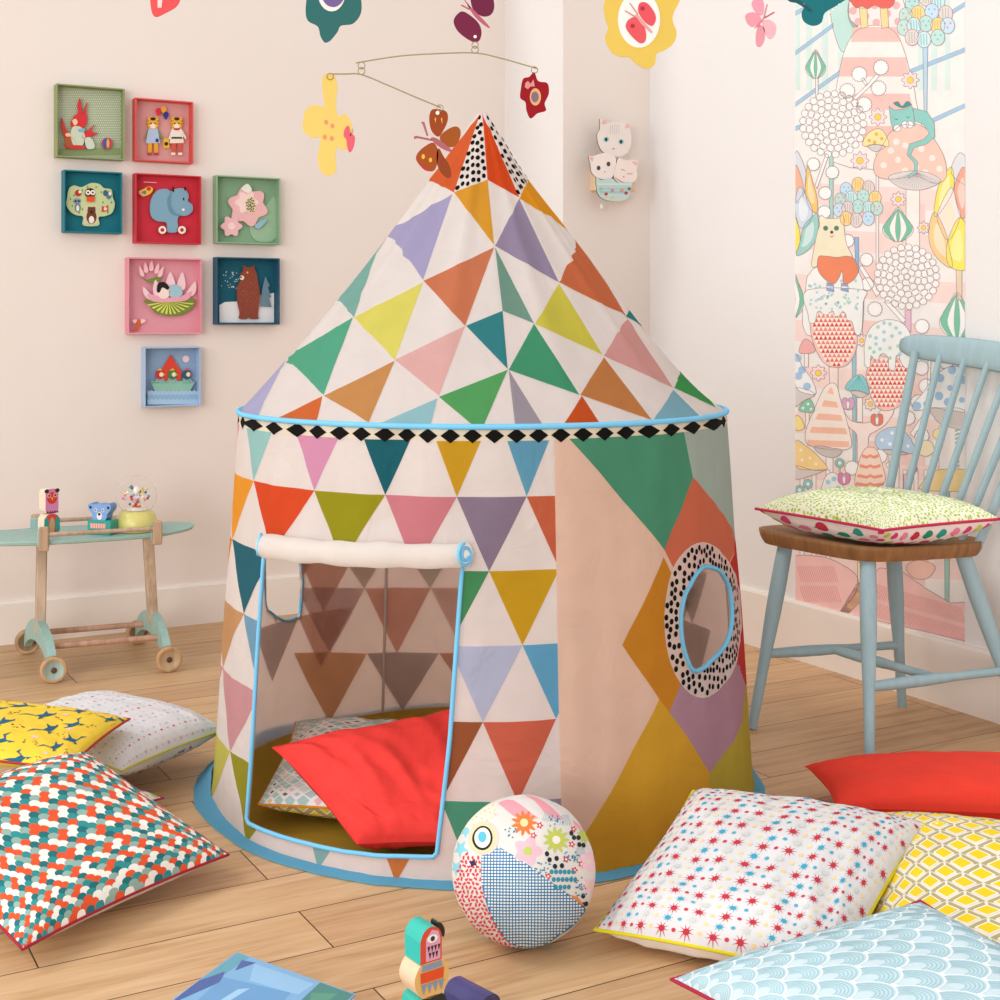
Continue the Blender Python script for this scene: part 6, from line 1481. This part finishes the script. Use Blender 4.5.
mu(6.3, [(28, 320), (60, 380), (110, 450), (130, 515), (90, 520), (28, 480)], 'f1f2f1', ZCf); spots([(42, 430), (85, 482), (60, 400), (38, 340)], 20, 'a8c9e8', ZCf, 6.6)
mu(6.1, [(28, 490), (125, 520), (60, 560), (28, 580)], 'dbd2ce', ZCf)
mu(6.3, [(45, 310), (60, 260), (80, 245), (110, 265), (125, 305), (85, 318)], 'f0b3b0', ZCf); mu(5.2, [(72, 318), (92, 318), (92, 385), (72, 385)], 'f5ede9', ZCf, 0)
mu(6.3, [(42, 600), (70, 555), (100, 545), (120, 580), (120, 610), (80, 612)], '8fcbb0', ZCf); spots([(65, 590), (90, 570), (105, 595)], 7, 'f1f4ef', ZCf); mu(5.2, [(78, 612), (96, 612), (96, 690), (78, 690)], 'f5ede9', ZCf, 0)
mu(6.3, [(28, 630), (55, 640), (72, 690), (28, 700)], 'f4df92', ZCf)
mu(6.3, [(28, 755), (80, 780), (140, 830), (188, 895), (110, 900), (28, 880)], 'f5d795', ZCf); spots([(55, 800), (100, 840), (60, 850), (130, 870)], 8, 'faf0d6', ZCf); mu(6.1, [(28, 880), (110, 900), (180, 898), (100, 930), (28, 945)], 'dbd2ce', ZCf)
for x, y, c in ((248, 865, '8fcfc0'), (90, 970, '8fcfd2'), (48, 1000, '8fcfd2')): mcirc(6.4, x, y, 24, c, ZCf); mcirc(6.7, x, y, 11, 'e9f4f2', ZCf); mu(5, [(x-3, y+24), (x+3, y+24), (x+3, y+90), (x-3, y+90)], 'f0dcd8', ZCf, 0)
mu(6.3, [(160, 980), (180, 930), (215, 912), (250, 940), (270, 1000), (280, 1060), (150, 1060)], 'f1f2f1', ZCf); spots([(190, 960), (220, 945), (240, 990), (200, 1000)], 13, 'a9d6e0', ZCf, 6.6)
for x, y, c in ((290, 570, 'e3a9cf'), (270, 945, 'e08ab8'), (435, 650, 'e8806a')): mu(7, [(x-28, y-24), (x-8, y-30), (x, y-10), (x+8, y-30), (x+28, y-24), (x+28, y+15), (x, y+30), (x-28, y+15)], c, ZCf); mu(7.3, circle(x, y, 9, 26, 10), 'f4efec', ZCf, 0)
mu(6.2, [(665, 960), (690, 920), (740, 900), (830, 895), (900, 910), (900, 1000), (660, 1000)], 'f5dba0', ZCf); mcirc(7, 615, 895, 22, 'e8715a', ZCf); mcirc(6.6, 740, 720, 26, 'f4e6a8', ZCf); mu(6.2, [(640, 760), (700, 755), (720, 800), (690, 830), (650, 820)], 'f3e4c4', ZCf); mu(4.8, [(568, 920), (590, 920), (590, 1000), (568, 1000)], 'e9bcd2', ZCf, 0)
# lower ground, seen below the seat
mu(4, [(780, 480), (965, 480), (965, 560), (780, 540)], 'f5e6df', ID, 0, 0)
for x in (800, 812, 826, 890, 903, 914, 924, 945): mu(4.6, [(x, 470), (x+4, 470), (x+4, 560), (x, 560)], 'f4ece8', ID, 0, .5)
mu(5.2, [(906, 567), (918, 560), (935, 566), (928, 578), (914, 578)], 'f0c5b5', ID); mu(5.0, [(944, 470), (950, 470), (949, 603), (945, 603)], '9fcfc2', ID, 0)
mu(6, [(790, 560), (815, 556), (835, 561), (856, 575), (857, 590), (846, 606), (838, 614), (790, 603)], 'f3c6c1', ID, 1)
mu(6, [(858, 560), (866, 590), (850, 612), (838, 614), (856, 592)], 'f6ddb0', ID)
mu(6, [(856, 585), (880, 568), (900, 570), (925, 588), (950, 603), (970, 602), (970, 642), (840, 612)], 'f3c8c3', ID, 0)
for k in range(90):
    x = 797+k*1.9
    if x > 962 or 834 < x < 866: continue
    y = 566 if x < 840 else 580+(x-862)*.28
    for j in range(2): ribbon([(x+j*3, y+j*20), (x+j*3+5, y+16+j*20)], .5, 'e28f8e', 6.8)
mb.build('printed_picture', 'paper', mural)
